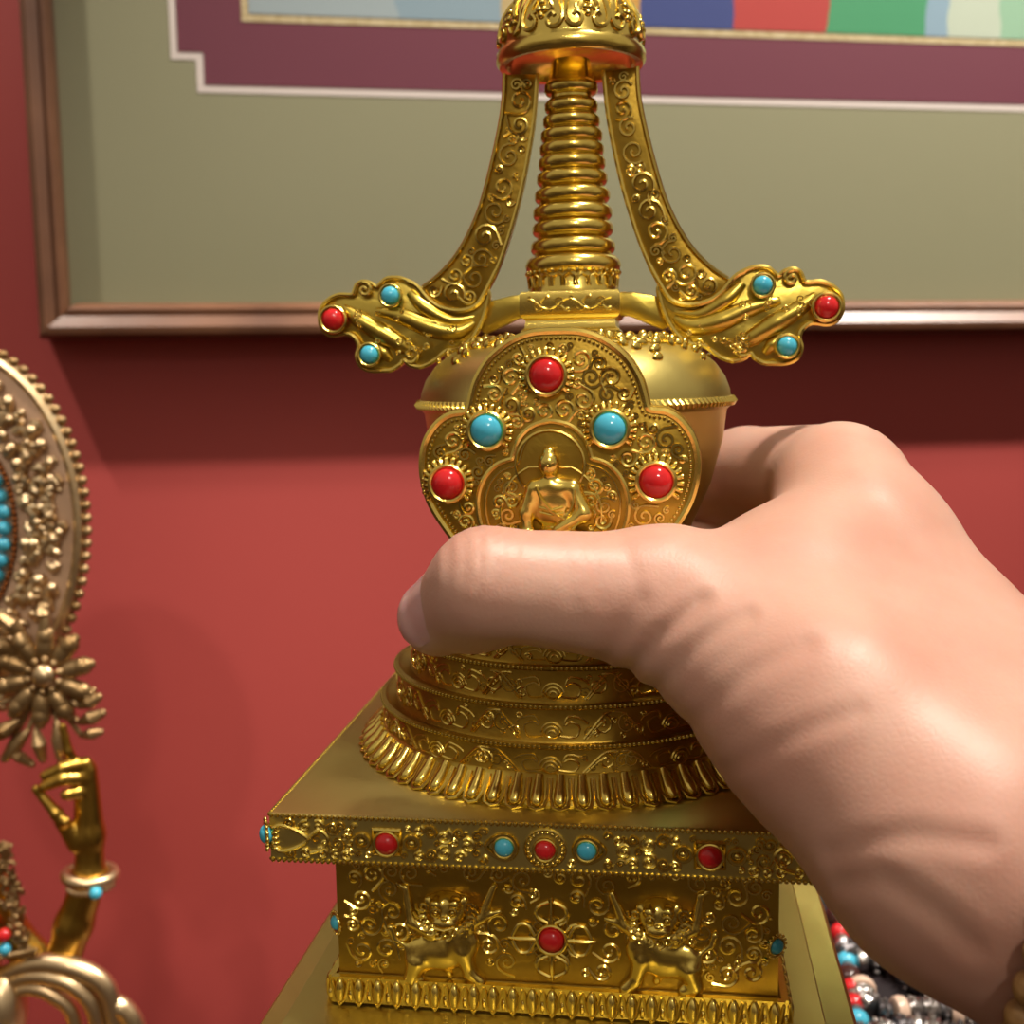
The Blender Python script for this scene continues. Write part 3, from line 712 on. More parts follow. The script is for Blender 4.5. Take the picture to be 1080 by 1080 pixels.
for k in range(4): fgm.tube([fq(607 + 3 * k, 515 + 4 * k, 13 - k), fq(606 + 4 * k, 530 + 4 * k, 15), fq(596 + 3 * k, 550 + 2 * k, 15)], 1.1, 5)
for e in (-3.6, 3.6): fgm.tube([fq(580 + e - 2, 486, 17), fq(580 + e, 487, 17.8), fq(580 + e + 2, 486, 17)], .8, 5)
fgm.ball(fq(580, 490, 17.6), (1.5, 1.8, 3), 7, 5); fgm.tube([fq(577.5, 495, 16.5), fq(580, 495.5, 17.3), fq(582.5, 495, 16.5)], .8, 5)
part(fgm, 'seated_figure', GOLDS, med)

# ---- square harmika above the vase
hz0, hz1 = zat(358, 50), zat(345, 50)
hk = MB(); zt = zat(307, 46); zb_ = zat(334, 46); zn = zat(345, 46)
hk.square([(50, ZR + 66), (50, zn - 4), (48, zn - 2), (46, zn), (45, zb_ - 3), (49, zb_), (50.5, zb_ + 3), (50.5, zt - 4), (49, zt)])
har = part(hk, 'harmika', GOLDS)
hr = MB()
for l in vine(78, zt - zb_ - 8, 4): hr.tube([(p[0] * 1.07 - 42, -51, p[1] + (zt + zb_) / 2) for p in l], 1.2, 5)
part(hr, 'scroll_relief', GOLDS, har)

# ---- ringed spire
SP = MB(); xa = 0
rows = [(86, 28), (106, 28), (122, 30), (137.5, 32.5), (152.5, 34), (167.5, 35.5), (184, 37.5), (202.5, 40), (221, 42), (238.5, 43), (258, 45)]
def za(y): return lp(605, y, 30)[1]
prof = [(20, za(56)), (23, za(78))]
for y, r in rows:
    r = r * .975; h = 7.6
    prof += [(r - 6, za(y - 9)), (r - 2, za(y - 6.6)), (r, za(y - 3)), (r, za(y + 3)), (r - 2, za(y + 6.2)), (r - 6, za(y + 8.4))]
prof += [(44, za(268)), (48, za(272)), (50, za(278)), (48, za(284)), (45, za(287)), (45, za(300)), (47, za(303)), (47, zt - 1)]
SP.lathe(prof[::-1], 64); spire = part(SP, 'ringed_spire', GOLDS)
lb = MB()
for i in range(36):
    a = 2 * math.pi * i / 36; lb.ball((48 * math.cos(a), 48 * math.sin(a), za(286)), 2.3, 6, 4)
for i in range(22):
    a = 2 * math.pi * (i + .5) / 22; c_ = lambda r, t, z: (r * math.cos(a) - t * math.sin(a), r * math.sin(a) + t * math.cos(a), z)
    lb.tube([c_(45.5, -5, za(302)), c_(46.5, -5, za(292)), c_(47, 0, za(289)), c_(46.5, 5, za(292)), c_(45.5, 5, za(302))], 1.4, 5)
part(lb, 'lotus_collar', GOLDS, spire)

# ---- parasol cap and the foot of the finial
cb = lp(605, 71, 0)[1]
ct = lambda y: lp(605, y, 0)[1]
CPM = MB(); CPM.lathe([(24, cb + 20), (40, cb + 19), (58, cb + 13), (64, cb + 5), (66, cb + 1), (73, cb), (76, cb + 4), (76, cb + 12), (73.5, cb + 15), (72.5, cb + 19), (73, cb + 26), (70, cb + 42), (63, cb + 54), (53, cb + 64), (40, cb + 70), (20, cb + 72)], 96)
cap = part(CPM, 'parasol_cap', GOLDS)
dr = MB(); dp = [(72.8, 19), (73, 26), (71.5, 34), (70, 42), (63, 54), (53, 64), (40, 70)]
def dome(t, a, h=0):
    t = max(0, min(5.999, t)); i = int(t); f_ = t - i; r = dp[i][0] * (1 - f_) + dp[i + 1][0] * f_; z = dp[i][1] * (1 - f_) + dp[i + 1][1] * f_
    return ((r + h) * math.cos(a), (r + h) * math.sin(a), cb + z + h * .5)
for k in range(10):
    a = 2 * math.pi * (k + .5) / 10 - math.pi / 2; da = math.pi / 10
    for sg in (-1, 1):
        dr.tube([dome(t_, a + sg * da * f_, .6) for t_, f_ in spline([(5.9, .5), (4.5, .72), (3, .9), (1.5, .95), (.4, .75), (.3, .4), (1.2, .25), (1.9, .45), (1.5, .6)], 5)], 2.3, 6)
        dr.tube([dome(t_, a + sg * da * f_, .6) for t_, f_ in spline([(5, .0), (3.6, .28), (2.6, .5), (2.2, .35), (2.6, .18)], 5)], 1.8, 5)
    for (t_, f_) in ((3.2, 0), (2.4, .12), (2.4, -.12), (1.7, 0), (4.2, 0)): dr.ball(dome(t_, a + da * f_, .5), 3.6, 8, 5)
part(dr, 'scroll_relief', GOLDS, cap)
fn_ = MB(); fn_.lathe([(20, cb + 70), (38, cb + 72), (42, cb + 78), (40, cb + 84), (30, cb + 90), (22, cb + 96), (30, cb + 106), (38, cb + 118), (36, cb + 132), (24, cb + 146), (12, cb + 156), (12, cb + 166), (18, cb + 174), (20, cb + 184), (14, cb + 196), (4, cb + 206)], 48)
part(fn_, 'finial', COPPER)

# ---- the two hanging ribbons with jewelled wings
WD = 8
def wp(px, py): return lp(px, py, WD)
leg_o = [(532, 78), (531, 105), (527, 133), (518, 175), (505, 222), (486, 262), (466, 287), (446, 303)]
leg_b = [(452, 316), (466, 325), (486, 328), (503, 322)]
leg_i = [(514, 305), (524, 285), (536, 252), (549, 205), (558, 160), (564, 120), (567, 78)]
wing = [(446, 303), (438, 300), (430, 296), (420, 293), (408, 294), (401, 300), (397, 303), (392, 299), (384, 297), (377, 300), (374, 307), (371, 311), (358, 311), (347, 316), (339, 326), (338, 340), (343, 350), (352, 354), (366, 352), (375, 357), (379, 366), (377, 376), (381, 386), (391, 391), (404, 391), (414, 390), (423, 384), (426, 380), (433, 385), (444, 387), (456, 382), (466, 374), (472, 370), (484, 368), (496, 360), (505, 347), (512, 330), (516, 312), (514, 305)]
for sg in (-1, 1):
    T = (lambda p: p) if sg < 0 else (lambda p: (-p[0], p[1]))
    W = lambda pts: [T(wp(*p)) for p in pts]
    rb = MB()
    lo_ = spline(W(leg_o), 5); bo_ = spline(W([leg_o[-1]] + leg_b + [leg_i[0]]), 5)[1:-1]; li_ = spline(W(leg_i), 5)
    rb.prism(ccw(lo_ + bo_ + li_), -WD + 1, WD + 2, 1)
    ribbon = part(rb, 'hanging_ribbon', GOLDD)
    wg = MB(); wo_ = spline(W(wing), 4)[:-1] + spline(W([leg_i[0], (503, 322)] + leg_b[::-1][1:] + [leg_o[-1]]), 4)[:-1]
    wg.prism(ccw(wo_), -WD + 2, WD + 2, 1)
    def swell(pts, r):
        q = spline(pts, 6); wg.tube(q, list(np.interp(np.linspace(0, 1, len(q)), np.linspace(0, 1, len(r)), r)), 14)
    # flowing swells of the wing
    def wt(p, h): x, z = T(wp(*p)); return (x, -WD - h, z)
    swell([wt((396, 328), -3), wt((425, 334), -1), wt((455, 346), -1), wt((482, 350), -2), wt((500, 340), -5)], [4, 9, 11, 9, 4])
    swell([wt((362, 324), -3), wt((380, 338), -1), wt((402, 351), -1), (wt((424, 364), -2)), wt((440, 374), -5)], [4, 9, 11, 9, 4])
    swell([wt((432, 308), -3), wt((448, 324), -1), wt((475, 338), -3), wt((500, 334), -6)], [5, 8, 7, 4])
    swell([wt((395, 362), -3), wt((405, 372), -2), wt((412, 380), -4)], [4, 7, 4])
    wgo = part(wg, 'jewelled_wing', GOLD, ribbon)
    rm = MB()
    rm.tube([(x, -WD - .5, z) for x, z in lo_], 2.3, 6); rm.tube([(x, -WD - .5, z) for x, z in li_], 2.3, 6)
    rm.tube([(x, -WD - 1.5, z) for x, z in spline(W([(430, 297), (440, 302)] + leg_b + [leg_i[0], leg_i[1]]), 5)], 2.8, 6)
    # straight scrollwork down the ribbon
    rn = random.Random(31); poly = ccw(lo_ + bo_ + li_)
    got = pack(poly, (13, 11, 9.5, 8, 6.5, 5, 4), rn, tries=1100, margin=3.0, tight=.82)
    for p_, t_ in curls(got, rn, 1.7): rm.tube([(a, -WD - .3, b) for a, b in p_ if inside((a, b), poly) and edge_dist((a, b), poly) > 3], t_, 5)
    part(rm, 'scroll_relief', GOLDS, ribbon)
    wr = MB()
    wr.tube([(x, -WD - 1, z) for x, z in spline(W(wing[1:]), 4)], 2.6, 6)
    for (c, r, a0, tr) in (((385, 306), 8, 1.8, -1.3), ((434, 374), 9, 4.2, 1.4)):
        x, z = T(wp(*c)); wr.tube([(p[0], -WD - 2, p[1]) for p in spiral((x, z), r, a0 if sg < 0 else math.pi - a0, tr * -sg, 16)], 2.4, 6)
    for i in range(26):
        a, b = random.choice(((400, 330), (425, 336), (450, 346), (480, 352), (380, 338), (400, 352), (424, 366), (370, 330), (445, 370), (470, 360)))
        x, z = T(wp(a + random.uniform(-9, 9), b + random.uniform(-8, 8)))
        wr.tube([(p[0], -WD - 7.2, p[1]) for p in spiral((x, z), random.uniform(3, 5.5), random.uniform(0, 6), random.choice((-1.2, 1.2)), 10)], .9, 5)
    part(wr, 'wing_rim', GOLDS, wgo)
    for (a, b, r, k) in ((413, 312, 9.6, 't'), (353, 337, 11.5, 'c'), (391, 374, 9.8, 't')):
        x, z = T(wp(a, b)); stone(0, 0, WD + 6, r, k, bead=False, x=x, z=z, parent=wgo if False else None)
    # bar that ties the ribbon to the harmika
    br = MB(); A = [T(wp(*p)) for p in ((570, 309), (570, 334), (546, 336), (512, 352), (503, 347), (512, 318), (540, 311))]
    br.prism(ccw(A), -WD + 4, WD, 2); part(br, 'tie_bar', GOLD, ribbon)
# ================================================================== the hand that grips the stupa
SKIN = bpy.data.materials.new('skin'); SKIN.use_nodes = True; n_ = SKIN.node_tree; b_ = n_.nodes['Principled BSDF']
t_ = n_.nodes.new('ShaderNodeTexCoord')
z1_ = n_.nodes.new('ShaderNodeTexNoise'); z1_.inputs['Scale'].default_value = 38; z1_.inputs['Detail'].default_value = 4
c_ = n_.nodes.new('ShaderNodeValToRGB'); c_.color_ramp.elements[0].position = .3; c_.color_ramp.elements[1].position = .72
c_.color_ramp.elements[0].color = (.57, .295, .225, 1); c_.color_ramp.elements[1].color = (.64, .39, .305, 1)
n_.links.new(t_.outputs['Object'], z1_.inputs['Vector']); n_.links.new(z1_.outputs['Fac'], c_.inputs[0]); n_.links.new(c_.outputs[0], b_.inputs['Base Color'])
b_.inputs['Roughness'].default_value = .46; b_.inputs['Subsurface Weight'].default_value = .25; b_.inputs['Subsurface Scale'].default_value = .004
b_.inputs['Subsurface Radius'].default_value = (1.0, .35, .2)
vo = n_.nodes.new('ShaderNodeTexVoronoi'); vo.inputs['Scale'].default_value = 900; vo.feature = 'DISTANCE_TO_EDGE'
z2_ = n_.nodes.new('ShaderNodeTexNoise'); z2_.inputs['Scale'].default_value = 230; z2_.inputs['Detail'].default_value = 5
ad = n_.nodes.new('ShaderNodeMath'); ad.operation = 'ADD'
n_.links.new(t_.outputs['Object'], vo.inputs['Vector']); n_.links.new(t_.outputs['Object'], z2_.inputs['Vector'])
n_.links.new(vo.outputs['Distance'], ad.inputs[0]); n_.links.new(z2_.outputs['Fac'], ad.inputs[1])
bp_ = n_.nodes.new('ShaderNodeBump'); bp_.inputs['Strength'].default_value = .09; bp_.inputs['Distance'].default_value = .0005
n_.links.new(ad.outputs[0], bp_.inputs['Height']); n_.links.new(bp_.outputs[0], b_.inputs['Normal'])
NAIL = mat('fingernail', (.66, .36, .34), .14, 0, var=(.72, .45, .43), vscale=90, Subsurface_Weight=.2, Subsurface_Scale=.003)

HB = P(1000, 800, 900 * U)                      # the hand's own origin, near the wrist
def hp(px, py, d): p = (P(px, py, d * U) - HB) / U; return (p.x, p.y, p.z)
def limb(A, B, ra, rb, k=22): return ('c', hp(*A), hp(*B), ra, rb, k)
TIP, IPJ, MCP = (463, 650, 985), (512, 616, 938), (705, 634, 965)
hand_prims = [
    limb(IPJ, TIP, 43, 35, 14), limb((500, 634, 952), (505, 646, 960), 36, 34, 16),
    limb((514, 615, 938), MCP, 45, 57, 16),
    limb(MCP, (880, 762, 880), 60, 84, 30), limb((880, 762, 880), (1015, 890, 822), 86, 96, 40), limb((1015, 890, 822), (1150, 975, 800), 94, 98, 40),
    limb((775, 645, 1000), (900, 590, 1060), 62, 88, 30), limb((850, 655, 985), (1000, 780, 930), 90, 100, 50),
    limb((890, 528, 1120), (993, 705, 1000), 70, 80, 34), limb((993, 705, 1000), (1180, 884, 900), 80, 104, 50),
    limb((1040, 860, 880), (1190, 930, 850), 103, 114, 60), limb((1190, 930, 850), (1650, 1170, 770), 114, 150, 60),
    limb((1000, 805, 930), (1150, 905, 870), 106, 112, 60),
    # palm behind the near side
    limb((900, 600, 1150), (990, 800, 990), 62, 85, 40),
    # fingers closing round the back of the vase
    limb((884, 505, 1150), (788, 500, 1318), 56, 54, 26), limb((788, 500, 1318), (668, 512, 1470), 52, 46, 12), limb((668, 512, 1470), (560, 540, 1475), 45, 36, 8),
    limb((900, 580, 1170), (796, 572, 1340), 56, 51, 20), limb((796, 572, 1340), (668, 596, 1470), 49, 44, 8), limb((668, 596, 1470), (560, 622, 1455), 43, 35, 6),
    limb((915, 680, 1150), (822, 668, 1335), 54, 48, 14), limb((822, 668, 1335), (690, 686, 1460), 46, 42, 8), limb((690, 686, 1460), (590, 698, 1455), 41, 33, 6),
]
_ip = np.array(hp(505, 575, 900)); _ax = np.array(hp(*MCP)) - np.array(hp(*IPJ)); _ax /= np.linalg.norm(_ax)
_th = np.array(hp(690, 735, 920)); _td = np.array(hp(800, 640, 930)) - _th; _td /= np.linalg.norm(_td)
def seg_dist(X, Y, Z, pts):
    best = None
    for a, b in zip(pts[:-1], pts[1:]):
        a = np.array(a); ab = np.array(b) - a; L = float(ab @ ab)
        t = np.clip(((X - a[0]) * ab[0] + (Y - a[1]) * ab[1] + (Z - a[2]) * ab[2]) / L, 0, 1)
        d = np.sqrt((X - a[0] - t * ab[0]) ** 2 + (Y - a[1] - t * ab[1]) ** 2 + (Z - a[2] - t * ab[2]) ** 2)
        best = d if best is None else np.minimum(best, d)
    return best.astype(np.float32)
def creases(D, X, Y, Z):
    # knuckle folds across the thumb joint
    u = (X - _ip[0]) * _ax[0] + (Y - _ip[1]) * _ax[1] + (Z - _ip[2]) * _ax[2]
    rr = np.sqrt((X - _ip[0]) ** 2 + (Y - _ip[1]) ** 2 + (Z - _ip[2]) ** 2)
    D = D + (1.5 * np.exp(-(rr / 42.) ** 2) * np.cos(2 * np.pi * (u - 2) / 11.5)).astype(np.float32)
    # folds between thumb and palm, seen from the thumb's side
    Wx, Wy, Wz = X * U + (HB - CAM).x, Y * U + (HB - CAM).y, Z * U + (HB - CAM).z
    dep = Wx * CF.x + Wy * CF.y + Wz * CF.z
    px = 540 + F * (Wx * CR.x + Wy * CR.y + Wz * CR.z) / dep; py = 540 - F * (Wx * CU.x + Wy * CU.y + Wz * CU.z) / dep
    near = np.clip((1040 - dep / U) / 40, 0, 1)
    for pts, wd, dp in (([(655, 716), (690, 676), (720, 650), (740, 632)], 8, 3.4), ([(690, 728), (742, 676), (775, 655), (790, 648)], 8, 2.2), ([(640, 690), (662, 655), (676, 632)], 9, 1.4), ([(728, 765), (790, 710), (850, 680)], 10, 1.8), ([(770, 812), (850, 770), (905, 750)], 10, 1.6),
                        ([(890, 930), (930, 925), (985, 960), (1030, 1000)], 12, 2.6), ([(880, 900), (960, 880), (1040, 890)], 12, 2.0),
                        ([(620, 570), (628, 600), (634, 640)], 6, .8), ([(590, 570), (600, 610), (604, 640)], 6, .7), ([(655, 566), (668, 600), (676, 630)], 6, .8)):
        best = None
        for a, b in zip(pts[:-1], pts[1:]):
            ab = (b[0] - a[0], b[1] - a[1]); L = ab[0] ** 2 + ab[1] ** 2
            t = np.clip(((px - a[0]) * ab[0] + (py - a[1]) * ab[1]) / L, 0, 1); d = np.hypot(px - a[0] - t * ab[0], py - a[1] - t * ab[1])
            best = d if best is None else np.minimum(best, d)
        D = D + (near * dp * (np.exp(-(best / wd) ** 2) - .35 * np.exp(-((best - wd * 1.9) / wd) ** 2))).astype(np.float32)
    return D
hand_mb = field_mesh(hand_prims, 4.2, 14, creases)
hand = empty('hand', HB, 'bare right hand gripping the gold stupa, its thumb across the medallion', 'hand')
hb = lambda p: (p[0] * U, p[1] * U, p[2] * U)
def relax(mb, it=2):
    V = np.array(mb.v); Fq = np.array(mb.f)
    for _ in range(it):
        acc = np.zeros_like(V); cnt = np.zeros(len(V))
        for a, b in ((0, 1), (1, 2), (2, 3), (3, 0), (1, 0), (2, 1), (3, 2), (0, 3)):
            np.add.at(acc, Fq[:, a], V[Fq[:, b]]); np.add.at(cnt, Fq[:, a], 1)
        V = V * .5 + .5 * acc / cnt[:, None]
    mb.v = [tuple(p) for p in V]
relax(hand_mb, 2)
hm = hand_mb.build('skin', SKIN, hand, hb, angle=180)
# thumbnail: a curved plate on the last joint
A, B = Vector(hp(*IPJ)), Vector(hp(*TIP)); ax = (B - A).normalized()
n0 = (CR * -.55 + CU * .22 - CF * .80); n0 = (n0 - ax * n0.dot(ax)).normalized(); m0 = ax.cross(n0)
nl = MB(); NU, NV = 14, 14; LN = (B - A).length
for lay in (0, 1):
    for i in range(NU + 1):
        u = i / NU
        for j in range(NV + 1):
            v_ = 2 * j / NV - 1
            s_ = .42 + .92 * u
            half_ = R(52) * (1 - .25 * (abs(2 * u - 1)) ** 4) * math.sqrt(max(0.02, 1 - (max(0, abs(2 * u - 1) - .35) / .68) ** 2))
            r_ = 43 + (35 - 43) * min(s_, 1) + 1.2 - lay * 4
            if s_ > 1: r_ = math.sqrt(max(1, 35 ** 2 - ((s_ - 1) * LN) ** 2)) + 1.6 - lay * 4
            a_ = v_ * half_
            p = A + ax * (s_ * LN) + n0 * (r_ * math.cos(a_)) + m0 * (r_ * math.sin(a_) * .95)
            nl.v.append(tuple(p))
W_ = NV + 1; K_ = (NU + 1) * W_
for lay in (0, 1):
    for i in range(NU):
        for j in range(NV): a_ = lay * K_ + i * W_ + j; nl.f.append((a_, a_ + 1, a_ + W_ + 1, a_ + W_))
bd_ = [j for j in range(W_)] + [i * W_ + NV for i in range(1, NU + 1)] + [NU * W_ + j for j in range(NV - 1, -1, -1)] + [i * W_ for i in range(NU - 1, 0, -1)]
for a_, b2 in zip(bd_, bd_[1:] + bd_[:1]): nl.f.append((a_, b2, b2 + K_, a_ + K_))
nl.build('thumbnail', NAIL, hand, hb, angle=60)
# ================================================================== the bronze deity statue at the left, cut by the frame
BRONZE = mat('antique_bronze', (.56, .39, .20), .38, .85, var=(.30, .18, .07), vscale=45, bump=.25, bscale=300, bdist=.0004)
BRONZEL = mat('pale_gilt_bronze', (.86, .68, .42), .36, 1, var=(.70, .50, .28), vscale=50, bump=.2, bscale=300, bdist=.0004)
PALE = mat('pale_satin_gilt', (.62, .42, .28), .5, .15, var=(.52, .33, .21), vscale=30)
GILT = mat('yellow_gilt', (.66, .42, .08), .28, 1, var=(.45, .27, .05), vscale=40)
K = .46 / 1200
S0 = P(0, 800, .46)
def sp(px, py, h=0):
    d = ray(px, py); t = (S0.y - h * K - CAM.y) / d.y
    p = (CAM + d * t - S0) / K; return (p.x, p.y, p.z)
SB = Vector((sp(-70, 1100)[0], 20, -640)) 
statue = empty('deity_statue', S0 + SB * K, 'bronze deity statue with beaded halo and raised hand holding a flower', 'statue')
sf = lambda p: ((p[0] - SB[0]) * K, (p[1] - SB[1]) * K, (p[2] - SB[2]) * K)
def spart(mb, name, m_, parent=None, **k): return mb.build(name, m_, parent or statue, sf, **k)
def sell(a, b, t, h=0, c=(-60, 560)): return sp(c[0] + a * math.cos(t), c[1] - b * math.sin(t), h)
# halo plate
def oval(a, b, n=72): return [(lambda q: (q[0], q[2]))(sell(a, b, 2 * math.pi * i / n)) for i in range(n)]
hp_ = MB(); hp_.prism(oval(146, 198)[::-1] if False else ccw(oval(146, 198)), -4, 12, 4)
halo = spart(hp_, 'halo', PALE)
lip = MB(); lip.tube([sell(143, 195, 2 * math.pi * i / 90, 3) for i in range(90)], 6, 8, True); spart(lip, 'halo_lip', BRONZEL, halo)
bd = MB(); n = 84
tt = np.linspace(0, 2 * math.pi, 2000); ln = np.concatenate([[0], np.cumsum(np.hypot(np.diff(154 * np.cos(tt)), np.diff(206 * np.sin(tt))))])
for i in range(n):
    t = float(np.interp(i / n * ln[-1], ln, tt)); bd.ball(sell(152, 204, t, 1), 5.4, 10, 8)
bd.tube([sell(148, 200, 2 * math.pi * i / 90, 0) for i in range(90)], 4, 6, True)
spart(bd, 'beaded_edge', BRONZE, halo)
# inner ring: twisted copper rope and a row of turquoise
ir = MB()
for i in range(110):
    t = 2 * math.pi * i / 110; ir.ball(sell(76, 112, t, 7), (3, 3, 3.4), 7, 5)
spart(ir, 'rope_ring', COPPER, halo)
tq = MB()
for i in range(36):
    t = 2 * math.pi * i / 36 + .03
    if abs(((t + math.pi) % (2 * math.pi)) - math.pi) < .75:
        b = MB(); b.ball(sell(64, 99, t, 10), 8, 12, 8); o = spart(b, 'turquoise_stone', TURQ, halo); o['label'] = 'turquoise blue bead of the halo'
# carved foliage between the rings
rr = random.Random(11); fo_ = MB()
for i in range(46):
    t = -1.25 + 2.75 * i / 45
    for (q, r) in ((.30, 8), (.55, 9), (.78, 7)):
        if rr.random() < .22: continue
        a = 76 + (134 - 76) * (q + rr.uniform(-.08, .08)); b = 112 + (184 - 112) * (q + rr.uniform(-.08, .08)); tt_ = t + rr.uniform(-.03, .03)
        c = np.array(sell(a, b, tt_, 7)); d_ = rr.uniform(0, 6.28); R1 = r * rr.uniform(.8, 1.2)
        fo_.tube([(c[0] + R1 * .9 * f_ * math.cos(d_ + g), c[1] - 4 * (1 - f_), c[2] + R1 * .9 * f_ * math.sin(d_ + g)) for f_, g in ((1, 0), (.9, .8), (.8, 1.6), (.7, 2.4), (.5, 3.3), (.3, 4.2))], [2, 4, 5, 5.4, 5, 4], 8)
        if rr.random() < .6: fo_.ball((c[0] + rr.uniform(-6, 6), c[1] - 4, c[2] + rr.uniform(-6, 6)), rr.uniform(4, 7), 9, 7)
spart(fo_, 'carved_foliage', BRONZEL, halo)
# the flower by the raised hand
fl_ = MB(); fl_.ball(sp(46, 713, 46), (12, 9, 12), 16, 10)
flower = spart(fl_, 'flower_centre', BRONZEL)
for i in range(10):
    a = 2 * math.pi * i / 10 + .25; c = sp(46 + 33 * math.cos(a), 713 - 33 * math.sin(a), 38)
    M = Matrix.Rotation(-a, 3, 'Y'); pb = MB(); pb.ball(c, (19, 8, 9.8), 14, 10, M); pb.ball(sp(46 + 42 * math.cos(a), 713 - 42 * math.sin(a), 38), (12, 9, 9.6), 14, 10, M)
    e_ = sp(46 + 17 * math.cos(a), 713 - 17 * math.sin(a), 44); pb.ball(e_, 4.4, 8, 6)
    e_ = sp(46 + 53 * math.cos(a), 713 - 53 * math.sin(a), 38); pb.ball(e_, (3.5, 4, 5), 8, 6, M)
    spart(pb, 'petal', BRONZE, flower)
lv = MB()
for (a, b, c, d, r) in ((84, 745, 104, 735, 6), (84, 762, 108, 752, 6), (86, 776, 106, 772, 5), (88, 740, 98, 728, 5), (20, 760, -10, 780, 7), (30, 770, 5, 800, 6), (60, 760, 64, 800, 6), (38, 770, 45, 800, 6), (20, 690, -12, 675, 8), (25, 670, 0, 650, 7), (45, 655, 44, 640, 6), (48, 690, 48, 640, 6), (0, 700, -20, 720, 8), (0, 742, -22, 752, 8), (8, 790, 34, 806, 5)):
    lv.tube([sp(46, 716, 30), sp((46 + a) / 2, (716 + b) / 2 + 4, 28), sp(a, b, 33)], 3, 6); lv.tube([sp(a, b, 34), sp((a + c) / 2, (b + d) / 2, 38), sp(c, d, 34)], [r * .6, r * 1.3, r * .8], 8); lv.ball(sp(c, d, 35), r * .75, 9, 7)
spart(lv, 'flower_leaves', BRONZE, flower)
# raised arm and hand
pr = [('c', sp(62, 1030, 30), sp(78, 975, 32), 17, 19, 8), ('c', sp(78, 975, 32), sp(95, 925, 32), 19, 17, 8), ('c', sp(95, 925, 32), sp(94, 880, 32), 15, 15, 8), ('c', sp(94, 880, 32), sp(91, 812, 34), 16, 11, 8),
      ('c', sp(90, 806, 36), sp(66, 810, 50), 8, 6.5, 2), ('c', sp(66, 810, 50), sp(48, 818, 50), 6.5, 5.5, 2), ('c', sp(90, 820, 38), sp(66, 822, 54), 8, 6.5, 2), ('c', sp(66, 822, 54), sp(46, 830, 54), 6.5, 5, 2),
      ('c', sp(88, 835, 40), sp(70, 838, 54), 7, 6, 2), ('c', sp(80, 890, 40), sp(60, 858, 52), 9, 6.5, 4), ('c', sp(60, 858, 52), sp(38, 832, 52), 6.5, 4.5, 3),
      ('c', sp(84, 812, 36), sp(72, 792, 44), 6, 5, 2), ('c', sp(72, 792, 44), sp(66, 766, 44), 5, 4, 2), ('c', sp(66, 868, 50), sp(69, 866, 56), 6, 5, 3)]
arm = spart(field_mesh(pr, 1.8, 5), 'raised_arm', GILT)
bg_ = MB(); c0 = sp(95, 922, 32)
bg_.tube([(c0[0] + 24 * math.cos(t), c0[1] + 22 * math.sin(t), c0[2] - 2 * math.cos(t)) for t in np.linspace(0, 2 * math.pi, 40, endpoint=False)], 6, 10, True)
for i in range(26): t = 2 * math.pi * i / 26; bg_.ball((c0[0] + 22 * math.cos(t), c0[1] + 20 * math.sin(t), c0[2] - 12), 3.2, 8, 6)
bang = spart(bg_, 'bangle', BRONZEL, arm)
q = MB(); c1 = sp(101, 942, 56); q.ball(c1, 6.5, 12, 8); o = spart(q, 'turquoise_stone', TURQ, arm); o['label'] = 'turquoise blue bead on the bangle'
# trailing scarf
sc_ = MB()
for (pts, r) in (([(-10, 1036, 40), (30, 1018, 46), (70, 1018, 50), (105, 1034, 50), (118, 1060, 48), (124, 1110, 44)], [9, 10, 11, 11, 10, 9]), ([(-10, 1044, 44), (30, 1030, 50), (66, 1034, 54), (92, 1052, 54), (102, 1080, 52), (104, 1130, 48)], [7, 8, 9, 9, 8, 8]),
                 ([(-10, 1052, 42), (30, 1042, 48), (58, 1050, 50), (78, 1072, 50), (84, 1130, 46)], [7, 8, 9, 8, 8]), ([(112, 1052, 46), (128, 1062, 46), (142, 1082, 44), (150, 1130, 40)], [6, 11, 11, 9])):
    p_ = spline([sp(*a) for a in pts], 8); sc_.tube(p_, list(np.interp(np.linspace(0, 1, len(p_)), np.linspace(0, 1, len(r)), r)), 12)
spart(sc_, 'trailing_scarf', BRONZEL)
# bejewelled body at the very edge, most of it outside the frame
pr = [('c', sp(-75, 860, 30), sp(-70, 1010, 30), 48, 62, 20), ('c', sp(-70, 1010, 30), sp(-75, 1200, 20), 60, 78, 20), ('e', sp(-72, 790, 40), (36, 34, 44), 10), ('c', sp(-75, 840, 34), sp(-72, 810, 36), 20, 18, 10),
      ('c', sp(-30, 900, 30), sp(10, 985, 20), 24, 20, 10), ('c', sp(10, 985, 20), sp(60, 1030, 28), 20, 17, 8), ('c', sp(-120, 900, 30), sp(-165, 1010, 30), 24, 20, 10), ('c', sp(-165, 1010, 30), sp(-90, 1090, 80), 19, 14, 8),
      ('e', sp(-70, 1260, 30), (190, 110, 75), 30), ('c', sp(-190, 1250, 60), sp(40, 1290, 130), 55, 50, 20)]
body = spart(field_mesh(pr, 4.0, 10), 'body', GILT)
ba = MB(); ba.ball(sp(8, 1062, 44), (20, 26, 40), 16, 10); ba.ball(sp(-8, 1045, 40), (22, 26, 28), 14, 10); spart(ba, 'sash_knot', BRONZEL)
jw = MB(); rr = random.Random(5)
